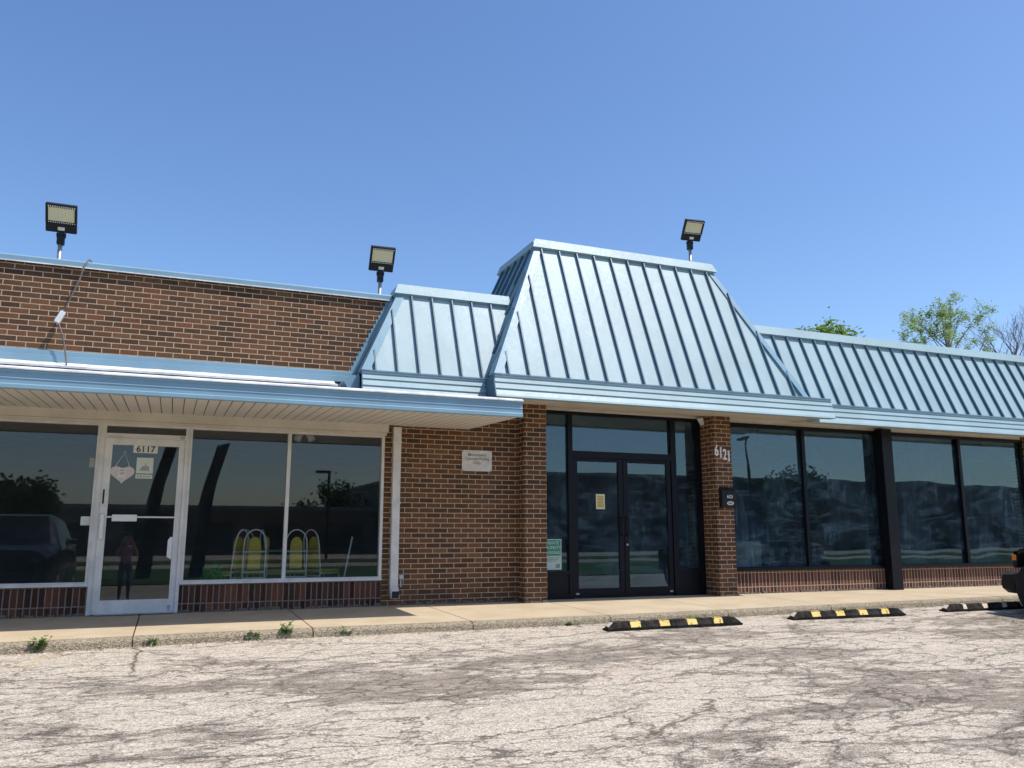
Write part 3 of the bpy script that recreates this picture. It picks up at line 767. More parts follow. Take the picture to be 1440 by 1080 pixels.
# house numbers and mailbox on the right pillar
py = -.29
for i, ch in enumerate('6121'):
    x = 8.415 + .082 * i; z = 2.285 - .030 * i
    O = (x, py - .001, z)
    w = text('house_number', ch, .25, x, py - .012, z, 'numwhite', None, .004, .009, sx=.62, m=Matrix.Translation(-Vector(O)))
    w.location = O
    w['label'] = ['white metal numeral 6, first and highest of the house number on the brick pillar', 'white metal numeral 1 right after the 6 of the house number on the pillar', 'white metal numeral 2 of the house number on the brick pillar', 'last and lowest white numeral 1 of the house number, at the pillar edge'][i]
    w['category'] = 'house number'; w['group'] = 'house numerals on the brick pillar'
O = (8.54, py, 1.42)
s = empty('mailbox', O, 'black wall mailbox under the house number on the right brick pillar', 'mailbox')
w = MB(O); w.extr([(py - .001, 1.42), (py - .09, 1.42), (py - .09, 1.70), (py - .02, 1.745), (py - .001, 1.745)], 8.43, 8.70); w.obj('box', 'blackmatte', s)
w = MB(O); w.hexa([(8.425, py - .097, 1.69), (8.705, py - .097, 1.69), (8.705, py - .018, 1.748), (8.425, py - .018, 1.748), (8.425, py - .097, 1.70), (8.705, py - .097, 1.70), (8.705, py - .012, 1.757), (8.425, py - .012, 1.757)]); w.obj('lid', 'blackmatte', s)
text('numerals', '6121', .075, 8.59, py - .0925, 1.575, 'numwhite', s, .001, .001, sx=.8, m=Matrix.Translation(-Vector(O)))
w = MB(O); w.extr([(8.59 + .068 * math.cos(2 * math.pi * i / 20), 1.492 + .032 * math.sin(2 * math.pi * i / 20)) for i in range(20)], py - .094, py - .0902, 'y'); w.obj('oval_badge', 'plate', s)
w = MB(O); w.extr([(8.59 + .05 * math.cos(2 * math.pi * i / 20), 1.492 + .018 * math.sin(2 * math.pi * i / 20)) for i in range(20)], py - .0955, py - .0942, 'y'); w.obj('badge_field', 'ink', s)
s = empty('window_notice', (8.79, .01, .46), 'small blue and white notice at the bottom corner of the window beside the right pillar', 'notice')
O = (8.79, .01, .46); w = MB(O); sheet(w, 8.80, 8.905, .45, .72, .012, .003); w.obj('panel', 'plate', s)
M['navy'] = plain('navy print', (.03, .05, .20), .5)
w = MB(O); sheet(w, 8.805, 8.89, .60, .69, .0085, .001); w.obj('blue_field', 'navy', s)
MB((9.2, .1, .003)).box(8.95, 9.55, .1, .5, .003, .86, .01).obj('cardboard_box', 'card', None, label='brown cardboard box standing inside the window beside the right pillar', category='box')
# small corner light by pillar
w = MB((8.3, -.02, 2.90)); w.extr([(8.26, 2.93), (8.34, 2.96), (8.37, 2.84), (8.33, 2.82)], -.06, .0, 'y'); w.obj('corner_sensor', 'plastic', None, label='small pale sensor under the soffit beside the right brick pillar', category='sensor')
# torn soffit piece
# conduit on the upper wall
s = empty('power_conduit', (-1.40, -.2, 3.1), 'bent grey electrical conduit with junction box leaning on the sunny upper brick wall', 'conduit')
O = (-1.40, -.2, 3.1)
w = MB(O); w.tube([(-1.20, .10, 4.57), (-1.22, -.02, 4.56), (-1.255, -.07, 4.48), (-1.31, -.08, 4.23), (-1.385, -.09, 4.00), (-1.46, -.10, 3.80)], .0105, 8)
w.tube([(-1.49, -.10, 3.65), (-1.43, -.10, 3.49), (-1.39, -.11, 3.33), (-1.355, -.13, 3.14), (-1.35, -.14, 3.08)], .0105, 8); w.obj('pipe', 'conduit', s, True)
w = MB(O); mt = Matrix.Translation((-1.48, -.10, 3.73)) @ Matrix.Rotation(R(24), 4, 'Y')
w.hexa([mt @ Vector(p) for p in ((-.034, -.03, -.08), (.034, -.03, -.08), (.034, .03, -.08), (-.034, .03, -.08), (-.034, -.03, .08), (.034, -.03, .08), (.034, .03, .08), (-.034, .03, .08))], .006); w.obj('junction_box', 'plastic', s)
w = MB(O); w.tube([(-1.465, -.10, 3.79), (-1.455, -.10, 3.83)], .018, 8); w.tube([(-1.497, -.10, 3.665), (-1.50, -.10, 3.63)], .018, 8); w.obj('fitting', 'galv', s)

# floodlights: one built, then copied
def floodlight(label):
    r = empty('floodlight', (0, 0, 0), label, 'floodlight', 'floodlights along the roof edge')
    w = MB(); w.tube([(0, 0, -.9), (0, 0, .30)], .028, 10); w.obj('pole', 'galv', r, True)
    w = MB()
    for i in range(5): w.tube([(-.026, -.012, .04 + i * .05), (-.021, -.012, .04 + i * .05)], .008, 6)
    w.tube([(0, 0, .0), (0, 0, .03)], .034, 8); w.obj('pole_collar', 'galv', r)
    w = MB(); w.box(-.045, .045, -.045, .045, .24, .36, .008); w.tube([(-.055, 0, .37), (.055, 0, .37)], .034, 10); w.box(-.03, .03, -.05, .02, .36, .43, .006); w.obj('knuckle', 'blackmatte', r)
    T = Matrix.Translation((0, -.02, .405)) @ Matrix.Rotation(R(36), 4, 'X')
    def bx(mb, x0, x1, y0, y1, z0, z1, bev=0):
        mb.hexa([T @ Vector(p) for p in ((x0, y0, z0), (x1, y0, z0), (x1, y1, z0), (x0, y1, z0), (x0, y0, z1), (x1, y0, z1), (x1, y1, z1), (x0, y1, z1))], bev)
    w = MB(); bx(w, -.185, .185, -.025, .035, .0, .125, .012); bx(w, -.185, -.165, -.03, .035, .126, .385, .004); bx(w, .165, .185, -.03, .035, .126, .385, .004)
    bx(w, -.164, .164, -.005, .03, .126, .36); bx(w, -.164, .164, -.03, .035, .361, .385, .004)
    for i in range(9): bx(w, -.15 + .036 * i, -.135 + .036 * i, .036, .065, .02, .36)
    h = w.obj('lamp_head', 'blackmatte', r)
    w = MB()
    for i in range(13):
        x = -.155 + .0255 * i
        bx(w, x, x + .013, -.033, -.0305, .345, .362); bx(w, x, x + .013, -.012, -.0055, .128, .142)
    w.obj('heat_slots', 'plastic', h)
    w = MB(); bx(w, -.155, .155, -.016, -.006, .155, .335); w.obj('lamp_lens', 'panel', h)
    w = MB(); bx(w, -.038, .042, -.029, -.0255, .035, .08); w.obj('rating_label', 'plate', h)
    return r
fl = floodlight('black floodlight on a short pole at the left end of the brick parapet')
fl.location = (-1.60, .2, 4.55)
for loc, lab, rz in (((2.73, .2, 4.545), 'black floodlight on the parapet just left of the small low mansard', -4), ((8.40, .2, 5.82), 'highest black floodlight behind the ridge of the tall mansard', -8)):
    c = dup(fl); c.location = loc; c.rotation_euler.z = R(rz); c['label'] = lab

# ------------------------------------------------------------------ things inside the left shop
def chair(label):
    r = empty('dining_chair', (0, 0, 0), label, 'chair', 'olive chairs in the left shop window')
    w = MB()
    hw = .150
    arch = [(-hw, .20, 0.0), (-hw, .16, .45), (-hw, .20, .80)]
    for i in range(1, 10): a = math.pi - math.pi * i / 10; arch.append((hw * math.cos(a), .215 + .01 * math.sin(a), .85 + .20 * math.sin(a)))
    arch += [(hw, .20, .80), (hw, .16, .45), (hw, .20, 0.0)]
    w.tube(arch, .010, 8); w.obj('back_frame', 'tubewhite', r, True)
    w = MB(); w.tube([(-hw, .185, .74), (hw, .185, .74)], .011, 6); w.tube([(-hw, .165, .46), (hw, .165, .46)], .011, 6); w.tube([(-hw, .17, .38), (hw, .17, .38)], .011, 6); w.obj('cross_rail', 'tubewhite', r)
    for sx in (-1, 1):
        w = MB(); w.tube([(sx * hw, .16, .42), (sx * hw, -.22, .42), (sx * hw, -.25, .38), (sx * hw, -.25, 0)], .0115, 8); w.obj('leg', 'tubewhite', r, True)
    w = MB()
    ov = [(-.085, .50), (-.085, .80)] + [(-.085 * math.cos(math.pi * i / 8), .82 + .13 * math.sin(math.pi * i / 8)) for i in range(9)] + [(.085, .80), (.085, .50)]
    w.extr(ov, .13, .175, 'y'); w.obj('backrest', 'olive', r)
    w = MB(); w.box(-.17, .17, -.24, .15, .425, .475, .018); w.obj('seat', 'olive', r)
    return r
ch = chair('olive chair with white arched back, leftmost of the group behind the left shop window')
spots = [((.80, .80, .003), 232, None), ((1.135, .72, .003), 180, 'olive chair seen square from behind, next to the window mullion'), ((1.50, 1.10, .003), 96, 'olive chair turned side on behind the window mullion'),
         ((1.75, .80, .003), 170, 'olive chair just right of the window mullion'), ((2.12, .92, .003), 128, 'olive chair turned away at the right end of the group'), ((1.2, 1.9, .003), 20, 'olive chair on the far side of the round table')]
for i, (p, a, lab) in enumerate(spots):
    o = ch if i == 0 else dup(ch)
    o.location = p; o.rotation_euler.z = R(a)
    if lab: o['label'] = lab
s = empty('round_table', (1.5, 1.3, .003), 'round glass topped table with teal legs among the olive chairs', 'table')
O = (1.5, 1.3, .003)
w = MB(O); w.tube([(1.5, 1.3, .735), (1.5, 1.3, .75)], .42, 28); w.obj('table_top', 'teal', s)
for i in range(4):
    a = R(45 + 90 * i); w = MB(O); w.tube([(1.5 + .3 * math.cos(a), 1.3 + .3 * math.sin(a), .003), (1.5 + .2 * math.cos(a), 1.3 + .2 * math.sin(a), .735)], .014, 8); w.obj('leg', 'teal', s)
s = empty('track_light', (1.78, .8, 2.62), 'white spotlight on a ceiling track inside the left shop', 'spotlight')
O = (1.78, .8, 2.62)
w = MB(O); w.box(1.3, 2.6, .78, .82, 2.59, 2.619); w.obj('track', 'tubewhite', s)
for dx in (0, .10):
    w = MB(O); a = Vector((1.74 + dx, .8, 2.50)); d = Vector((-.07 if not dx else .05, -.07, -.13)); w.tube([a, a + d * .3, a + d], [.03, .05, .055], 12); w.tube([(1.74 + dx, .8, 2.5), (1.74 + dx, .8, 2.59)], .012, 6); w.obj('spot_head', 'tubewhite', s, True)
def bush(name, loc, r, label, cat, mat='plant', n=500, leafsz=.05, seed=3):
    rg = random.Random(seed); s = empty(name, loc, label, cat)
    w = MB(); w.tube([(0, 0, .22), (0, 0, .4)], .02, 6); w.obj('stem', 'bark', s)
    w = MB(); w.tube([(0, 0, 0), (0, 0, .24)], [.10, .14], 14); w.obj('pot', 'card', s)
    w = MB()
    for i in range(n):
        d = Vector((rg.gauss(0, 1), rg.gauss(0, 1), rg.gauss(0, 1))).normalized() * r * rg.uniform(.5, 1)
        c = Vector((0, 0, .40)) + d; u = Vector((rg.gauss(0, 1), rg.gauss(0, 1), rg.gauss(0, 1))).normalized() * leafsz; v = u.orthogonal().normalized() * leafsz * .5
        w.face([c - u, c + v, c + u, c - v])
    w.obj('foliage', mat, s)
bush('potted_plant', (.62, .75, .003), .17, 'round green potted plant on the floor behind the left shop window', 'plant')
# leaning bars near the right end of the window
w = MB((2.45, .6, .003)); w.tube([(2.36, .62, .003), (2.55, .75, .95)], .013, 8); w.obj('leaning_rod', 'tubewhite', None, label='white rod leaning inside the right pane of the left shop window', category='rod')

# the white door stands a hand's breadth ajar, with everything that hangs on it
DOORT = Matrix.Translation((.122, 0, 0)) @ Matrix.Rotation(R(2.3), 4, 'Z') @ Matrix.Translation((-.122, 0, 0))
for o in [door] + [q for q in C.objects if q.parent is None and q.name in ('door_number_plate', 'heart_sign', 'paper_notice')]:
    o.matrix_basis = DOORT @ Matrix.Translation(o.location)

# ------------------------------------------------------------------ wheel stops
def wheel_stop(label):
    r = empty('wheel_stop', (0, 0, 0), label, 'wheel stop', 'rubber wheel stops along the kerb')
    L = .99; w = MB()
    def sec(x, sc, zt): return [(x, -.075, 0), (x, -.075, .035 * sc), (x, -.045, zt - .008), (x, -.035, zt), (x, .035, zt), (x, .045, zt - .008), (x, .075, .035 * sc), (x, .075, 0)]
    w.loft([sec(-L, .7, .035), sec(-L + .10, 1, .10), sec(-L + .14, 1, .105)] + [sec(-L + .14 + i * (2 * L - .28) / 10, 1, .105 + .002 * math.sin(i * 2.1)) for i in range(1, 10)] + [sec(L - .14, 1, .105), sec(L - .10, 1, .10), sec(L, .7, .035)])
    w.obj('rubber_block', 'rubber', r)
    for x in (-.60, -.18, .22, .62):
        w = MB(); jj = lambda: rng.uniform(-.008, .008)
        a, b = x - .07, x + .07
        e = .0025
        w.face([(a + jj(), -.0745 - e, .036), (b + jj(), -.0745 - e, .036), (b + jj(), -.046 - e, .098), (a + jj(), -.046 - e, .098)])
        w.face([(a + jj(), -.046 - e, .0985), (b + jj(), -.046 - e, .0985), (b + jj(), -.012, .1085), (a + jj(), -.012, .1085)])
        w.obj('yellow_patch', 'patch', r)
    w = MB(); w.face([(-L + .012, -.055, .046), (-L + .03, .04, .06), (-L + .085, .035, .100), (-L + .085, -.04, .100)]); w.obj('end_patch', 'patchworn', r)
    for x in (-.42, .42):
        w = MB(); w.tube([(x, 0, .100), (x, 0, .1095)], .016, 10); w.obj('anchor_bolt', 'galv', r)
    return r
st = wheel_stop('black and yellow wheel stop nearest the entrance doors')
def put_stop(o, x0, x1, y):
    xm = (x0 + x1) / 2; o.location = (xm, y + .075, ground_z(xm, y) + .004)
put_stop(st, 4.97, 6.95, -2.71); st.rotation_euler.z = R(.5)
c = dup(st); put_stop(c, 7.89, 9.87, -2.60); c.rotation_euler.z = R(-1.2); c['label'] = 'black and yellow wheel stop in the middle, in front of the first dark window pair'
c = dup(st); put_stop(c, 10.80, 12.78, -2.53); c.rotation_euler.z = R(-.6); c['label'] = 'worn black wheel stop at the right, under the black car nose'
for o in c.children:
    if o.name.startswith('yellow_patch'):
        o.data = o.data.copy(); o.data.materials[0] = M['patchworn']
for k_ in list(c.children):
    if k_.name.startswith('yellow_patch'):
        me = k_.data; s_ = sum(v.co.x for v in me.vertices) / len(me.vertices)
        for v in me.vertices: v.co.x = s_ + (v.co.x - s_) * rng.uniform(.35, 1.0)

# ------------------------------------------------------------------ weeds at the kerb
def weed(name, x, y, n, h, label, seed, spread=.08, mat='leaf_weed'):
    rg = random.Random(seed); z0 = ground_z(x, y)
    w = MB((x, y, z0))
    for i in range(n):
        a = rg.uniform(0, 2 * math.pi); hh = h * rg.uniform(.35, 1); sp = spread * rg.uniform(.2, 1)
        base = Vector((x + rg.gauss(0, .025), y + rg.gauss(0, .012), z0)); tip = base + Vector((math.cos(a) * sp, math.sin(a) * sp * .6, hh))
        w.tube([base, base.lerp(tip, .6) + Vector((0, 0, .01)), tip], [.0025, .002, .001], 4, caps=False)
        for j in range(12):
            c_ = base.lerp(tip, rg.uniform(.2, 1.05)); b = rg.uniform(0, 2 * math.pi); l = rg.uniform(.02, .042)
            u = Vector((math.cos(b), math.sin(b), rg.uniform(-.2, .7))) * l; v = Vector((-math.sin(b), math.cos(b), .2)) * l * .38
            w.face([c_, c_ + u * .5 + v, c_ + u, c_ + u * .5 - v])
    w.obj(name, mat, None, label=label, category='weed', group='weeds in the kerb joint')
weed('weed', -1.13, -2.27, 16, .17, 'leafy weed at the kerb near the left edge of the picture', 1, .11)
weed('weed', -.10, -2.19, 9, .06, 'tiny weed tuft at the kerb in front of the white door', 2, .06)
weed('weed', .91, -2.15, 9, .10, 'small weed in the kerb left of the tallest weed', 3, .05)
weed('weed', 1.24, -2.14, 16, .19, 'tallest green weed at the kerb below the left shop window', 4, .09)
weed('weed', 1.93, -2.14, 15, .11, 'low spreading weed at the kerb left of the downspout', 5, .14)
#weed('weed', .45, -2.18, 6, .04, 'low mossy tuft along the kerb right of the door joint', 6, .10)
weed('weed', 4.75, -2.14, 8, .035, 'low mossy tuft along the kerb left of the nearest wheel stop', 8, .16)
weed('weed', 6.6, -2.11, 9, .04, 'low mossy tuft along the kerb behind the nearest wheel stop', 9, .16)
weed('weed', 9.3, -2.0, 7, .05, 'low mossy tuft along the kerb behind the middle wheel stop', 10, .12)
# leaf litter and grit along the kerb line
w = MB()
rg = random.Random(12)
for i in range(1500):
    x = rg.uniform(-3, 13.2); y = edge_y(x) - abs(rg.gauss(0, .05)) - .012; s_ = rg.uniform(.003, .011); z = ground_z(x, y) + s_ * .3
    a = rg.uniform(0, 6.28); u = Vector((math.cos(a), math.sin(a), 0)) * s_ * 1.5; v = Vector((-math.sin(a), math.cos(a), 0)) * s_; c_ = Vector((x, y, z))
    t = c_ + Vector((0, 0, s_ * .8))
    P = [c_ - u, c_ - v, c_ + u, c_ + v]
    for j in range(4): w.face([P[j], P[(j + 1) % 4], t])
w.obj('kerb_grit', 'kerb', None, kind='stuff')

# ------------------------------------------------------------------ trees behind the building
def tree(name, loc, height, spread, label, leafmat, nleaf, lsz, seed, first=.30, depth=5, crown_lo=.45, group='trees behind the building', up=.35):
    rg = random.Random(seed); s = empty(name, loc, label, 'tree', group)
    wt = MB(); wc = MB(); tips = []
    def grow(p, d, L, r, lv):
        n = 4; pts = [p.copy()]; rs = [r]
        for i in range(n):
            d = (d + Vector((rg.gauss(0, .13), rg.gauss(0, .13), rg.gauss(0, .06) + up * .12))).normalized()
            p = p + d * (L / n); pts.append(p.copy()); rs.append(r * (1 - .45 * (i + 1) / n))
        (wt if lv == 0 else wc).tube(pts, rs, 7 if lv < 2 else 4, caps=lv == 0)
        if lv >= depth - 2: tips.extend(pts[1:])
        if lv >= depth: return
        kids = rg.randint(3, 4) if lv < depth - 1 else 3
        for k_ in range(kids + (2 if lv == 0 else 0)):
            t = rg.uniform(.45, 1.0) if lv else rg.uniform(.55, 1.0)
            i = min(int(t * n), n - 1); q = pts[i].lerp(pts[i + 1], t * n - i)
            a = rg.uniform(0, 6.28); tilt = rg.uniform(.45, .95) if k_ else rg.uniform(.05, .3)
            o_ = d.orthogonal().normalized(); o_ = Matrix.Rotation(a, 3, d) @ o_
            nd = (d * math.cos(tilt) + o_ * math.sin(tilt)).normalized()
            grow(q, nd, L * rg.uniform(.58, .80) * (1 if lv else spread), rs[i] * (.62 if k_ else .8), lv + 1)
    grow(Vector((0, 0, 0)), Vector((0, 0, 1)), height * first, height * .018, 0)
    allz = [t.z for t in tips]; sc = height / max(allz)
    wt.obj('trunk', 'bark', s, True); wc.obj('branches', 'bark', s)
    for o in s.children:
        for v in o.data.vertices: v.co *= sc
    if nleaf:
        w = MB()
        for i in range(nleaf):
            t = rg.choice(tips) * sc
            c_ = t + Vector((rg.gauss(0, 1), rg.gauss(0, 1), rg.gauss(0, 1))) * lsz * 1.7
            u = Vector((rg.gauss(0, 1), rg.gauss(0, 1), rg.gauss(0, .7))).normalized() * lsz * rg.uniform(.6, 1.2); v = u.orthogonal().normalized() * lsz * .6
            w.face([c_ - u, c_ + v, c_ + u, c_ - v])
        w.obj('crown', leafmat, s)
    return s
def crown_tree(name, loc, H, rad, zc, label, leafmat, nleaf, lsz, seed, leaf_lo=0.0, twigs=5):
    """leader-and-limbs tree whose limbs end inside an egg-shaped crown centred at height zc"""
    rg = random.Random(seed); s = empty(name, loc, label, 'tree', 'trees behind the building')
    wt = MB(); wc = MB(); tips = []
    p = Vector((0, 0, 0)); pts = []; rs = []
    for i in range(15):
        f = i / 14; pts.append(Vector((rg.gauss(0, .10) * f * 2, rg.gauss(0, .10) * f * 2, H * .97 * f))); rs.append(H * .017 * (1 - f) ** .8 + .012)
    wt.tube(pts, rs, 8)
    def on_trunk(z):
        f = min(z / (H * .97), .999) * 14; i = int(f); return pts[i].lerp(pts[i + 1], f - i), lerp(rs[i], rs[i + 1], f - i)
    def branch(p, d, L, r, lv):
        n = 5; q = [p.copy()]; rr = [r]
        for i in range(n):
            d = (d + Vector((rg.gauss(0, .11), rg.gauss(0, .11), .10 + rg.gauss(0, .05)))).normalized(); p = p + d * L / n
            q.append(p.copy()); rr.append(max(.006, r * (1 - .8 * (i + 1) / n)))
        wc.tube(q, rr, 5 if lv == 0 else 3, caps=False)
        tips.extend(q[3:] if lv else q[4:])
        if lv >= 2: return
        for j in range(twigs if lv == 0 else twigs - 1):
            t = rg.uniform(.25, 1.0) * n; i = min(int(t), n - 1); b = q[i].lerp(q[i + 1], t - i)
            o_ = Matrix.Rotation(rg.uniform(0, 6.28), 3, d) @ d.orthogonal().normalized(); a = rg.uniform(.4, .9)
            branch(b, (d * math.cos(a) + o_ * math.sin(a)).normalized(), L * rg.uniform(.32, .55), rr[i] * .6, lv + 1)
    z = zc - rad * .9
    ang = 0.0
    while z < H * .95:
        c_, r_ = on_trunk(z); ang += 2.4 + rg.uniform(-.4, .4)
        up = lerp(.45, 1.3, (z - zc + rad) / (H - zc + rad))
        d = Vector((math.cos(ang) * math.cos(up), math.sin(ang) * math.cos(up), math.sin(up)))
        # reach until the egg surface
        L = 0.0
        for k_ in range(60):
            q = c_ + d * L; e = (math.hypot(q.x, q.y) / rad) ** 2 + ((q.z - zc) / (H - zc if q.z > zc else rad * 1.1)) ** 2
            if e > 1: break
            L += .12
        branch(c_, d, max(.6, L * rg.uniform(.75, 1.0)), r_ * .55, 0)
        z += rg.uniform(.14, .34)
    wt.obj('trunk', 'bark', s, True); wc.obj('branches', 'bark', s)
    if nleaf:
        w = MB(); zs = sorted(t.z for t in tips); lo = zs[0] + leaf_lo * (zs[-1] - zs[0])
        cells = {}
        for t in tips:
            if t.z > lo or rg.random() < .12: cells.setdefault((int(t.x / .55 + 99), int(t.y / .55 + 99), int(t.z / .55)), []).append(t)
        cand = [rg.choice(rg.choice(q)) for q in [list(cells.values())] for _ in range(nleaf)]
        for i in range(nleaf):
            t = rg.choice(cand); c_ = t + Vector((rg.gauss(0, 1), rg.gauss(0, 1), rg.gauss(0, 1))) * lsz * 1.3
            u = Vector((rg.gauss(0, 1), rg.gauss(0, 1), rg.gauss(0, .7))).normalized() * lsz * rg.uniform(.6, 1.25); v = u.orthogonal().normalized() * lsz * .55
            w.face([c_ - u, c_ + v, c_ + u, c_ - v])
        w.obj('crown', leafmat, s)
    return s
crown_tree('deciduous_tree', (34.3, 25, -.14), 12.2, 3.2, 9.3, 'round green tree crown peeping over the ridge right of the tall mansard', 'leaf_dense', 12000, .15, 21)
crown_tree('deciduous_tree', (44.9, 25, -.14), 15.1, 3.1, 12.5, 'tall airy tree with fresh spring leaves above the right roof', 'leaf_spring', 6500, .09, 34, .45, 4)
crown_tree('bare_tree', (52.4, 26, -.14), 15.4, 4.4, 12.2, 'leafless tree with thin dark twigs at the right edge above the roof', 'leaf_spring', 0, .1, 5)

# ------------------------------------------------------------------ vehicles
def wheel(parent, x, y, r, wd, side):
    w = MB(); pr = []
    for t in range(28):
        pass
    secs = []
    for (xx, rr) in ((-wd / 2, r * .62), (-wd / 2, r * .9), (-wd * .42, r), (wd * .42, r), (wd / 2, r * .9), (wd / 2, r * .62)):
        secs.append([(x + xx, y + rr * math.cos(2 * math.pi * i / 28), r + rr * math.sin(2 * math.pi * i / 28)) for i in range(28)])
    w.loft(secs); o = w.obj('wheel', 'tyre', parent)
    w = MB(); w.tube([(x + side * wd * .44, y, r), (x + side * (wd * .5 + .012), y, r)], r * .58, 24)
    for i in range(5):
        a = 2 * math.pi * i / 5; c_ = Vector((x + side * (wd * .5 + .016), y + r * .35 * math.cos(a), r + r * .35 * math.sin(a))); w.tube([c_ - Vector((.01, 0, 0)), c_ + Vector((.01, 0, 0))], r * .1, 8)
    w.obj('rim', 'galv', o)
# black off-roader at the right edge : local frame, nose towards +y, origin on ground under the nose
def offroader():
    r = empty('off_roader', (12.66, -2.60, ground_z(0, -2.9)), 'black boxy off roader with amber marker parked nose in at the right edge', 'car')
    r.rotation_euler.x = R(3.1)
    w = MB()
    w.loft([[(-.62, -.42, .58), (.62, -.42, .58), (.66, -.42, .95), (.58, -.42, 1.03), (-.58, -.42, 1.03), (-.66, -.42, .95)],
            [(-.70, -1.65, .58), (.70, -1.65, .58), (.76, -1.65, 1.02), (.68, -1.65, 1.12), (-.68, -1.65, 1.12), (-.76, -1.65, 1.02)]])
    w.loft([[(-.80, -1.651, .45), (.80, -1.651, .45), (.80, -1.651, 1.10), (-.80, -1.651, 1.10)], [(-.80, -4.2, .45), (.80, -4.2, .45), (.80, -4.2, 1.10), (-.80, -4.2, 1.10)]])
    w.box(-.68, .68, -4.2, -.45, .42, .57)
    w.obj('body', 'carblack', r)
    w = MB(); w.loft([[(-.74, -1.72, 1.101), (.74, -1.72, 1.101), (.74, -4.15, 1.101), (-.74, -4.15, 1.101)], [(-.68, -2.15, 1.80), (.68, -2.15, 1.80), (.70, -4.05, 1.80), (-.70, -4.05, 1.80)], [(-.64, -2.2, 1.86), (.64, -2.2, 1.86), (.66, -4.0, 1.86), (-.66, -4.0, 1.86)]]); w.obj('cabin', 'carblack', r)
    w = MB(); w.hexa([(-.66, -1.76, 1.15), (.66, -1.76, 1.15), (.66, -1.79, 1.15), (-.66, -1.79, 1.15), (-.60, -2.11, 1.74), (.60, -2.11, 1.74), (.60, -2.15, 1.74), (-.60, -2.15, 1.74)]); w.obj('windscreen', 'glass_far', r)
    for sx in (-1, 1):
        w = MB(); a, b = sorted((sx * .745, sx * .715)); w.hexa([(sx * .745, -1.95, 1.16), (sx * .735, -1.95, 1.16), (sx * .735, -4.0, 1.16), (sx * .745, -4.0, 1.16), (sx * .70, -2.25, 1.74), (sx * .68, -2.25, 1.74), (sx * .69, -4.0, 1.74), (sx * .71, -4.0, 1.74)]); w.obj('side_window', 'glass_far', r)
    w = MB(); w.loft([[(-.80, -.02, .36), (-.80, .0, .42), (-.80, -.02, .56), (-.80, -.2, .58), (-.80, -.22, .36)], [(-.60, .04, .28), (-.60, .06, .40), (-.60, .04, .60), (-.60, -.2, .61), (-.60, -.22, .28)],
                           [(.60, .04, .28), (.60, .06, .40), (.60, .04, .60), (.60, -.2, .61), (.60, -.22, .28)], [(.80, -.02, .36), (.80, .0, .42), (.80, -.02, .56), (.80, -.2, .58), (.80, -.22, .36)]])
    w.box(-.4, .4, -.45, -.21, .45, .55); w.obj('front_bumper', 'blackmatte', r)
    for sx in (-1, 1):
        w = MB()
        for (y0, z0, y1, z1) in ((-.30, .70, -.32, .93), (-.32, .93, -.50, 1.0), (-.50, 1.0, -1.15, 1.0), (-1.15, 1.0, -1.55, .62)):
            dy, dz = y1 - y0, z1 - z0; q = math.hypot(dy, dz); nx, nz = -dz / q * .06, dy / q * .06
            xa, xb = sorted((sx * .60, sx * .92))
            w.hexa([(xa, y0, z0), (xb, y0, z0), (xb, y0 + nx, z0 + nz), (xa, y0 + nx, z0 + nz), (xa, y1, z1), (xb, y1, z1), (xb, y1 + nx, z1 + nz), (xa, y1 + nx, z1 + nz)])
        w.obj('fender_flare', 'blackmatte', r)
        w = MB(); a, b = sorted((sx * .76, sx * .925)); w.box(a, b, -.36, -.285, .80, .89, .012); w.obj('marker_lamp', 'amber', r)
        w = MB(); w.tube([(sx * .46, -.43, .82), (sx * .46, -.39, .82)], .10, 20); w.obj('headlight', 'lamp_glass', r)
        w = MB(); a, b = sorted((sx * .80, sx * 1.0)); w.box(a, b, -1.95, -1.85, 1.10, 1.28, .02); w.obj('side_mirror', 'carblack', r)
        w = MB(); a, b = sorted((sx * .60, sx * .92)); w.box(a, b, -3.95, -2.95, .93, 1.0, .02); w.obj('fender_flare', 'blackmatte', r)
        wheel(r, sx * .80, -.74, .42, .27, sx); wheel(r, sx * .78, -3.45, .40, .26, sx)
    w = MB()
    for i in range(7): w.box(-.27 + .085 * i, -.235 + .085 * i, -.44, -.415, .68, .94)
    w.obj('grille', 'blackmatte', r)
    return r
offroader()
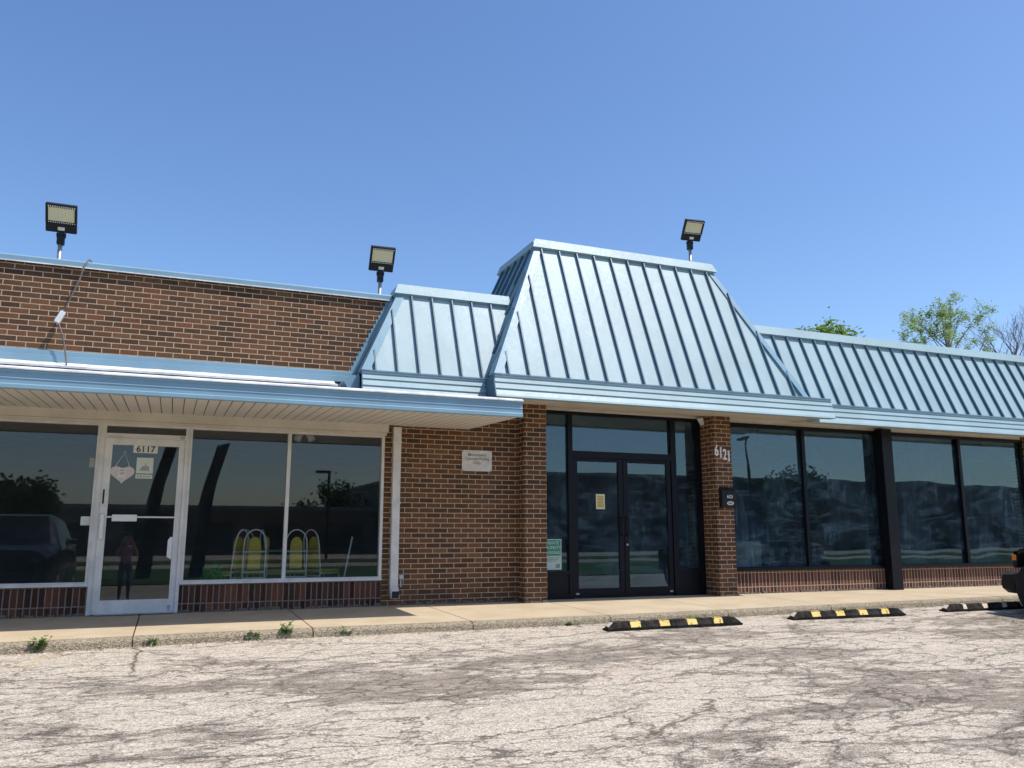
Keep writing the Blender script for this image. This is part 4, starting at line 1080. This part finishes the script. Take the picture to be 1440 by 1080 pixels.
# dark SUV left of the viewpoint, seen as a reflection in the left window
def suv():
    r = empty('parked_suv', (-3.0, -5.9, ground_z(0, -6.6)), 'black SUV facing the left shop, seen mirrored in its window', 'car')
    r.rotation_euler.x = R(3.1); r.scale = (1.1, 1.1, 1.13)
    def sec(y, wb, wt, zb, zs, zt): return [(-wb, y, zb), (wb, y, zb), (wb, y, (zb + zs) / 2), (wb * .98, y, zs), (wt, y, zt - .05), (wt * .86, y, zt), (-wt * .86, y, zt), (-wt, y, zt - .05), (-wb * .98, y, zs), (-wb, y, (zb + zs) / 2)]
    w = MB(); w.loft([sec(0.0, .70, .58, .42, .75, .84), sec(-.10, .84, .72, .30, .82, .96), sec(-.5, .92, .80, .28, .90, 1.05), sec(-1.35, .94, .84, .28, 1.0, 1.14), sec(-2.1, .94, .66, .28, 1.05, 1.66), sec(-2.6, .94, .66, .28, 1.05, 1.72), sec(-4.0, .94, .66, .28, 1.08, 1.70), sec(-4.55, .90, .62, .30, 1.05, 1.5), sec(-4.7, .86, .6, .40, .95, 1.1)])
    w.obj('body', 'cardark', r)
    w = MB(); w.hexa([(-.72, -1.40, 1.16), (.72, -1.40, 1.16), (.72, -1.43, 1.16), (-.72, -1.43, 1.16), (-.56, -2.04, 1.63), (.56, -2.04, 1.63), (.56, -2.07, 1.63), (-.56, -2.07, 1.63)]); w.obj('windscreen', 'glass_far', r)
    for sx in (-1, 1):
        w = MB(); w.hexa([(sx * .55, .0, .72), (sx * .80, -.13, .74), (sx * .78, -.2, .74), (sx * .53, -.1, .72), (sx * .55, -.02, .80), (sx * .83, -.17, .86), (sx * .80, -.22, .86), (sx * .53, -.1, .80)]); w.obj('headlight', 'chrome', r)
        w = MB(); a, b = sorted((sx * .94, sx * 1.12)); w.box(a, b, -1.75, -1.65, 1.08, 1.22, .03); w.obj('side_mirror', 'chrome', r)
        wheel(r, sx * .82, -.95, .36, .23, sx); wheel(r, sx * .82, -3.75, .36, .23, sx)
    w = MB(); w.box(-.5, .5, -.02, .02, .56, .60); w.box(-.5, .5, -.02, .02, .68, .71); w.obj('grille', 'chrome', r)
    return r
suv()

# ------------------------------------------------------------------ across the street (seen only mirrored in the glass)
zf = ground_z(0, -40)
def far_building(x0, x1, y0, y1, h, mat, label, nwin, name='far_shop'):
    s = empty(name, ((x0 + x1) / 2, y1, zf), label, 'building', 'buildings across the street')
    O = ((x0 + x1) / 2, y1, zf)
    w = MB(O); w.box(x0, x1, y0, y1, zf, zf + h); w.obj('walls', mat, s)
    w = MB(O); w.box(x0 - .2, x1 + .2, y0 - .2, y1 + .2, zf + h, zf + h + .35); w.obj('parapet', 'flatroof', s)
    for i in range(nwin):
        a = lerp(x0, x1, (i + .2) / nwin); b = lerp(x0, x1, (i + .8) / nwin)
        w = MB(O); w.box(a, b, y1 - .05, y1 + .04, zf + .6, zf + 2.6); w.obj('window', 'glass_far', s)
    return s
far_building(-60, 17, -82, -62, 3.7, 'brick_far', 'long low brown building across the street', 14)
far_building(17.2, 27, -84, -60, 6.0, 'concrete_far', 'pale stepped block beside the long brown building across the street', 2)
far_building(29, 125, -95, -62, 7.4, 'brick_far', 'tall long dull brown warehouse across the street', 16)
far_building(-140, -70, -95, -62, 5.0, 'concrete_far', 'pale block far left across the street', 8)
s = empty('pylon_sign', (1.75, -24, zf), 'tall dark pylon sign on the lawn strip across the lot', 'sign')
O = (1.75, -24, zf)
w = MB(O); w.extr([(.80, zf), (1.36, zf), (1.52, 2.0), (1.66, 3.0), (2.06, 4.55), (1.56, 4.40), (1.22, 2.6), (1.02, 1.0)], -24.25, -23.9, 'y'); w.obj('pylon', 'blackmatte', s)
w = MB(O); w.extr([(1.05, 1.2), (1.21, 2.5), (1.50, 4.1), (1.20, 3.0), (.98, 1.9)], -24.15, -24.0, 'y'); w.obj('wing_panel', 'roomwall', s)
w = MB(O); w.hexa([(1.55, -24.27, 4.40), (2.08, -24.27, 4.56), (2.08, -23.88, 4.56), (1.55, -23.88, 4.40), (1.58, -24.27, 4.52), (2.10, -24.27, 4.68), (2.10, -23.88, 4.68), (1.58, -23.88, 4.52)]); w.obj('cap', 'carblack', s)
def street_lamp(x, y, h, label):
    s = empty('street_lamp', (x, y, zf), label, 'street lamp', 'street lamps across the street'); O = (x, y, zf)
    w = MB(O); w.tube([(x, y, zf), (x, y, zf + h)], .09, 8); w.obj('pole', 'blackmatte', s)
    w = MB(O); w.box(x - .9, x + .1, y - .2, y + .2, zf + h - .05, zf + h + .12); w.obj('lamp_head', 'blackmatte', s)
street_lamp(10.0, -46, 5.9, 'dark street lamp across the street opposite the left shop')
street_lamp(44, -44, 9.5, 'dark street lamp across the street opposite the right windows')
tree('roadside_tree', (-7.6, -40, zf), 4.6, 1.0, 'round tree across the street mirrored in the left window', 'leaf_far', 3000, .16, 51, depth=4, group='trees across the street')
tree('roadside_tree', (13.6, -66, zf), 6.2, 1.0, 'broad tree behind the brown building across the street', 'leaf_far', 3000, .2, 52, depth=4, group='trees across the street')
tree('roadside_tree', (62, -58, zf), 8.6, 1.1, 'large tree in front of the warehouse across the street', 'leaf_far', 4000, .25, 53, depth=4, group='trees across the street')

# ------------------------------------------------------------------ the photographer, mirrored in the door glass
def person():
    gz = ground_z(0, -12.2)
    s = empty('person', (0, -12.22, gz), 'person in mauve blouse and dark trousers raising both hands to take a picture', 'person')
    J = {'pelvis': (0, 0, .88), 'waist': (0, .0, 1.02), 'chest': (0, .01, 1.22), 'neck': (0, 0, 1.42), 'chin': (0, .03, 1.50), 'head': (0, .02, 1.58), 'top': (0, 0, 1.67)}
    chain = [('pelvis', 'waist'), ('waist', 'chest'), ('chest', 'neck'), ('neck', 'chin'), ('chin', 'head'), ('head', 'top')]
    rad = {'pelvis': (.15, .12), 'waist': (.125, .10), 'chest': (.15, .11), 'neck': (.055, .055), 'chin': (.065, .075), 'head': (.078, .095), 'top': (.06, .07)}
    for sd, sx in (('l', -1), ('r', 1)):
        J.update({'sh' + sd: (sx * .165, 0, 1.36), 'el' + sd: (sx * .25, .14, 1.14), 'wr' + sd: (sx * .09, .30, 1.53 if sx < 0 else 1.52), 'pa' + sd: (sx * .075, .335, 1.60),
                  'hip' + sd: (sx * .09, 0, .82), 'kn' + sd: (sx * .10, .02, .46), 'an' + sd: (sx * .10, -.02, .09), 'to' + sd: (sx * .12, .14, .03)})
        rad.update({'sh' + sd: (.06, .06), 'el' + sd: (.042, .042), 'wr' + sd: (.028, .028), 'pa' + sd: (.03, .02), 'hip' + sd: (.09, .09), 'kn' + sd: (.06, .06), 'an' + sd: (.042, .042), 'to' + sd: (.04, .03)})
        chain += [('chest', 'sh' + sd), ('sh' + sd, 'el' + sd), ('el' + sd, 'wr' + sd), ('wr' + sd, 'pa' + sd), ('pelvis', 'hip' + sd), ('hip' + sd, 'kn' + sd), ('kn' + sd, 'an' + sd), ('an' + sd, 'to' + sd)]
        for i in range(5):
            b_ = Vector(J['pa' + sd]); nm = 'f%d%s' % (i, sd)
            if i == 4: p1, p2 = b_ + Vector((-sx * .035, -.01, -.01)), b_ + Vector((-sx * .055, -.015, .015))
            else:
                zz = .03 - .018 * i; p1, p2 = b_ + Vector((sx * .012, .025, zz)), b_ + Vector((-sx * .035, .032, zz - .004))
            J[nm + 'a'] = tuple(p1); J[nm + 'b'] = tuple(p2); rad[nm + 'a'] = (.009, .009); rad[nm + 'b'] = (.008, .008)
            chain += [('pa' + sd, nm + 'a'), (nm + 'a', nm + 'b')]
    names = list(J); me = bpy.data.meshes.new('body'); me.from_pydata([J[n] for n in names], [(names.index(a), names.index(b)) for a, b in chain], [])
    o = bpy.data.objects.new('body', me); C.objects.link(o)
    sm = o.modifiers.new('skin', 'SKIN'); o.modifiers.new('sub', 'SUBSURF').levels = 1
    for i, n in enumerate(names): me.skin_vertices[0].data[i].radius = rad[n]; me.skin_vertices[0].data[i].use_root = n == 'pelvis'
    bpy.context.view_layer.update(); dg = bpy.context.evaluated_depsgraph_get()
    m2 = bpy.data.meshes.new_from_object(o.evaluated_get(dg)); bpy.data.objects.remove(o)
    for mm in ('skin', 'blouse', 'trouser', 'tyre'): m2.materials.append(M[mm])
    for p in m2.polygons:
        p.use_smooth = True; c_ = p.center
        if c_.z < .10: p.material_index = 3
        elif c_.z < .95: p.material_index = 2
        elif c_.z < 1.40 and c_.y < .20: p.material_index = 1
        else: p.material_index = 0
    o = bpy.data.objects.new('body', m2); C.objects.link(o); o.parent = s
    w = MB()
    for i in range(9):
        a = R(20 + 320 * i / 8 - 90 + 110)
    secs = []
    for z, r_, dy in ((1.40, .085, -.05), (1.50, .105, -.03), (1.60, .108, -.015), (1.68, .085, -.01), (1.715, .03, -.005)):
        secs.append([(r_ * math.cos(2 * math.pi * i / 18) * .92, dy + r_ * math.sin(2 * math.pi * i / 18) * (.98 if math.sin(2 * math.pi * i / 18) < 0 else (.25 if z < 1.62 else .75)), z) for i in range(18)])
    w.loft(secs); w.obj('hair', 'hair', s, True)
    w = MB()
    for sx in (-1, 1): w.tube([(sx * .03, .108, 1.585), (sx * .03, .116, 1.585)], .011, 8)
    w.box(-.022, .022, .106, .112, 1.515, 1.522); w.hexa([(-.014, .10, 1.54), (.014, .10, 1.54), (.014, .12, 1.54), (-.014, .12, 1.54), (-.006, .1, 1.585), (.006, .1, 1.585), (.006, .108, 1.585), (-.006, .108, 1.585)])
    w.obj('face_features', 'hair', s)
    p = empty('camera_phone', (0, -11.86, 1.0 - .04), 'dark phone held up in both hands by the person taking the picture', 'phone')
    w = MB(); w.box(-.075, .075, -.006, .004, -.035, .045, .003); w.obj('case', 'blackmatte', p)
    w = MB(); w.tube([(.05, .0041, .025), (.05, .006, .025)], .008, 10); w.obj('lens', 'lamp_glass', p)
person()

def split_pieces(names):
    for o in [q for q in C.objects if q.type == 'MESH' and q.name.split('.')[0] in names]:
        me = o.data; bm = bmesh.new(); bm.from_mesh(me); left = set(bm.verts); groups = []
        while left:
            st_ = [left.pop()]; g = set(st_)
            while st_:
                v = st_.pop()
                for e in v.link_edges:
                    q = e.other_vert(v)
                    if q in left: left.discard(q); g.add(q); st_.append(q)
            groups.append({v.index for v in g})
        bm.free()
        if len(groups) < 2: continue
        base = o.name.split('.')[0]; mats = list(me.materials)
        for gi, g in enumerate(groups):
            b2 = bmesh.new(); b2.from_mesh(me); b2.verts.ensure_lookup_table()
            bmesh.ops.delete(b2, geom=[v for v in b2.verts if v.index not in g], context='VERTS')
            m2 = bpy.data.meshes.new(base); b2.to_mesh(m2); b2.free()
            for q in mats:
                if not m2.materials: m2.materials.append(q)
            if gi == 0: first = m2; continue
            c_ = o.copy(); c_.data = m2; C.objects.link(c_)
        o.data = first
split_pieces({'hip_cap', 'hinge', 'strap', 'screw', 'room_wall', 'rear_wall', 'window_sill', 'mansard_soffit', 'frieze_board', 'pipe', 'fitting', 'cross_rail', 'spot_head', 'fascia_end'})

# ------------------------------------------------------------------ light, sky, camera
SUN = Vector((.45, -.32, 1.0)).normalized()
el = math.asin(SUN.z); az = math.atan2(SUN.x, SUN.y)
wd = bpy.data.worlds.new('World'); bpy.context.scene.world = wd; wd.use_nodes = True
nt = wd.node_tree; nt.nodes.clear()
sky = nt.nodes.new('ShaderNodeTexSky'); sky.sky_type = 'NISHITA'; sky.sun_disc = False; sky.sun_elevation = el; sky.sun_rotation = az
sky.altitude = 200; sky.air_density = 1.0; sky.dust_density = 1.0; sky.ozone_density = 3.2
bg = nt.nodes.new('ShaderNodeBackground'); bg.inputs[1].default_value = .15; ow = nt.nodes.new('ShaderNodeOutputWorld')
hs = nt.nodes.new('ShaderNodeHueSaturation'); hs.inputs['Saturation'].default_value = 1.13; hs.inputs['Hue'].default_value = .504
nt.links.new(sky.outputs[0], hs.inputs['Color']); nt.links.new(hs.outputs[0], bg.inputs[0]); nt.links.new(bg.outputs[0], ow.inputs[0])
ld = bpy.data.lights.new('sun', 'SUN'); ld.energy = 3.8; ld.angle = R(.53); ld.color = (1.0, .955, .89)
lo = bpy.data.objects.new('sun', ld); C.objects.link(lo); lo.rotation_euler = SUN.to_track_quat('Z', 'Y').to_euler(); lo.location = SUN * 40

cam = bpy.data.cameras.new('camera'); co = bpy.data.objects.new('camera', cam); C.objects.link(co)
F = 1160.0; pitch = math.atan(210 / F); yaw = math.atan((F / math.cos(pitch)) / 2880)
cam.sensor_fit = 'HORIZONTAL'; cam.sensor_width = 36; cam.lens = F / 1440 * 36; cam.clip_start = .01; cam.clip_end = 2000
co.location = (0, -11.8, 1.0); co.rotation_euler = (math.pi / 2 + pitch, 0, -yaw)
sc = bpy.context.scene; sc.camera = co
sc.view_settings.view_transform = 'Standard'; sc.view_settings.look = 'None'; sc.view_settings.exposure = 0.37; sc.view_settings.gamma = 1.0
sc.render.resolution_x = 1024; sc.render.resolution_y = 768
sc.cycles.max_bounces = 10; sc.cycles.transparent_max_bounces = 12; sc.cycles.glossy_bounces = 4
sc.cycles.use_denoising = True
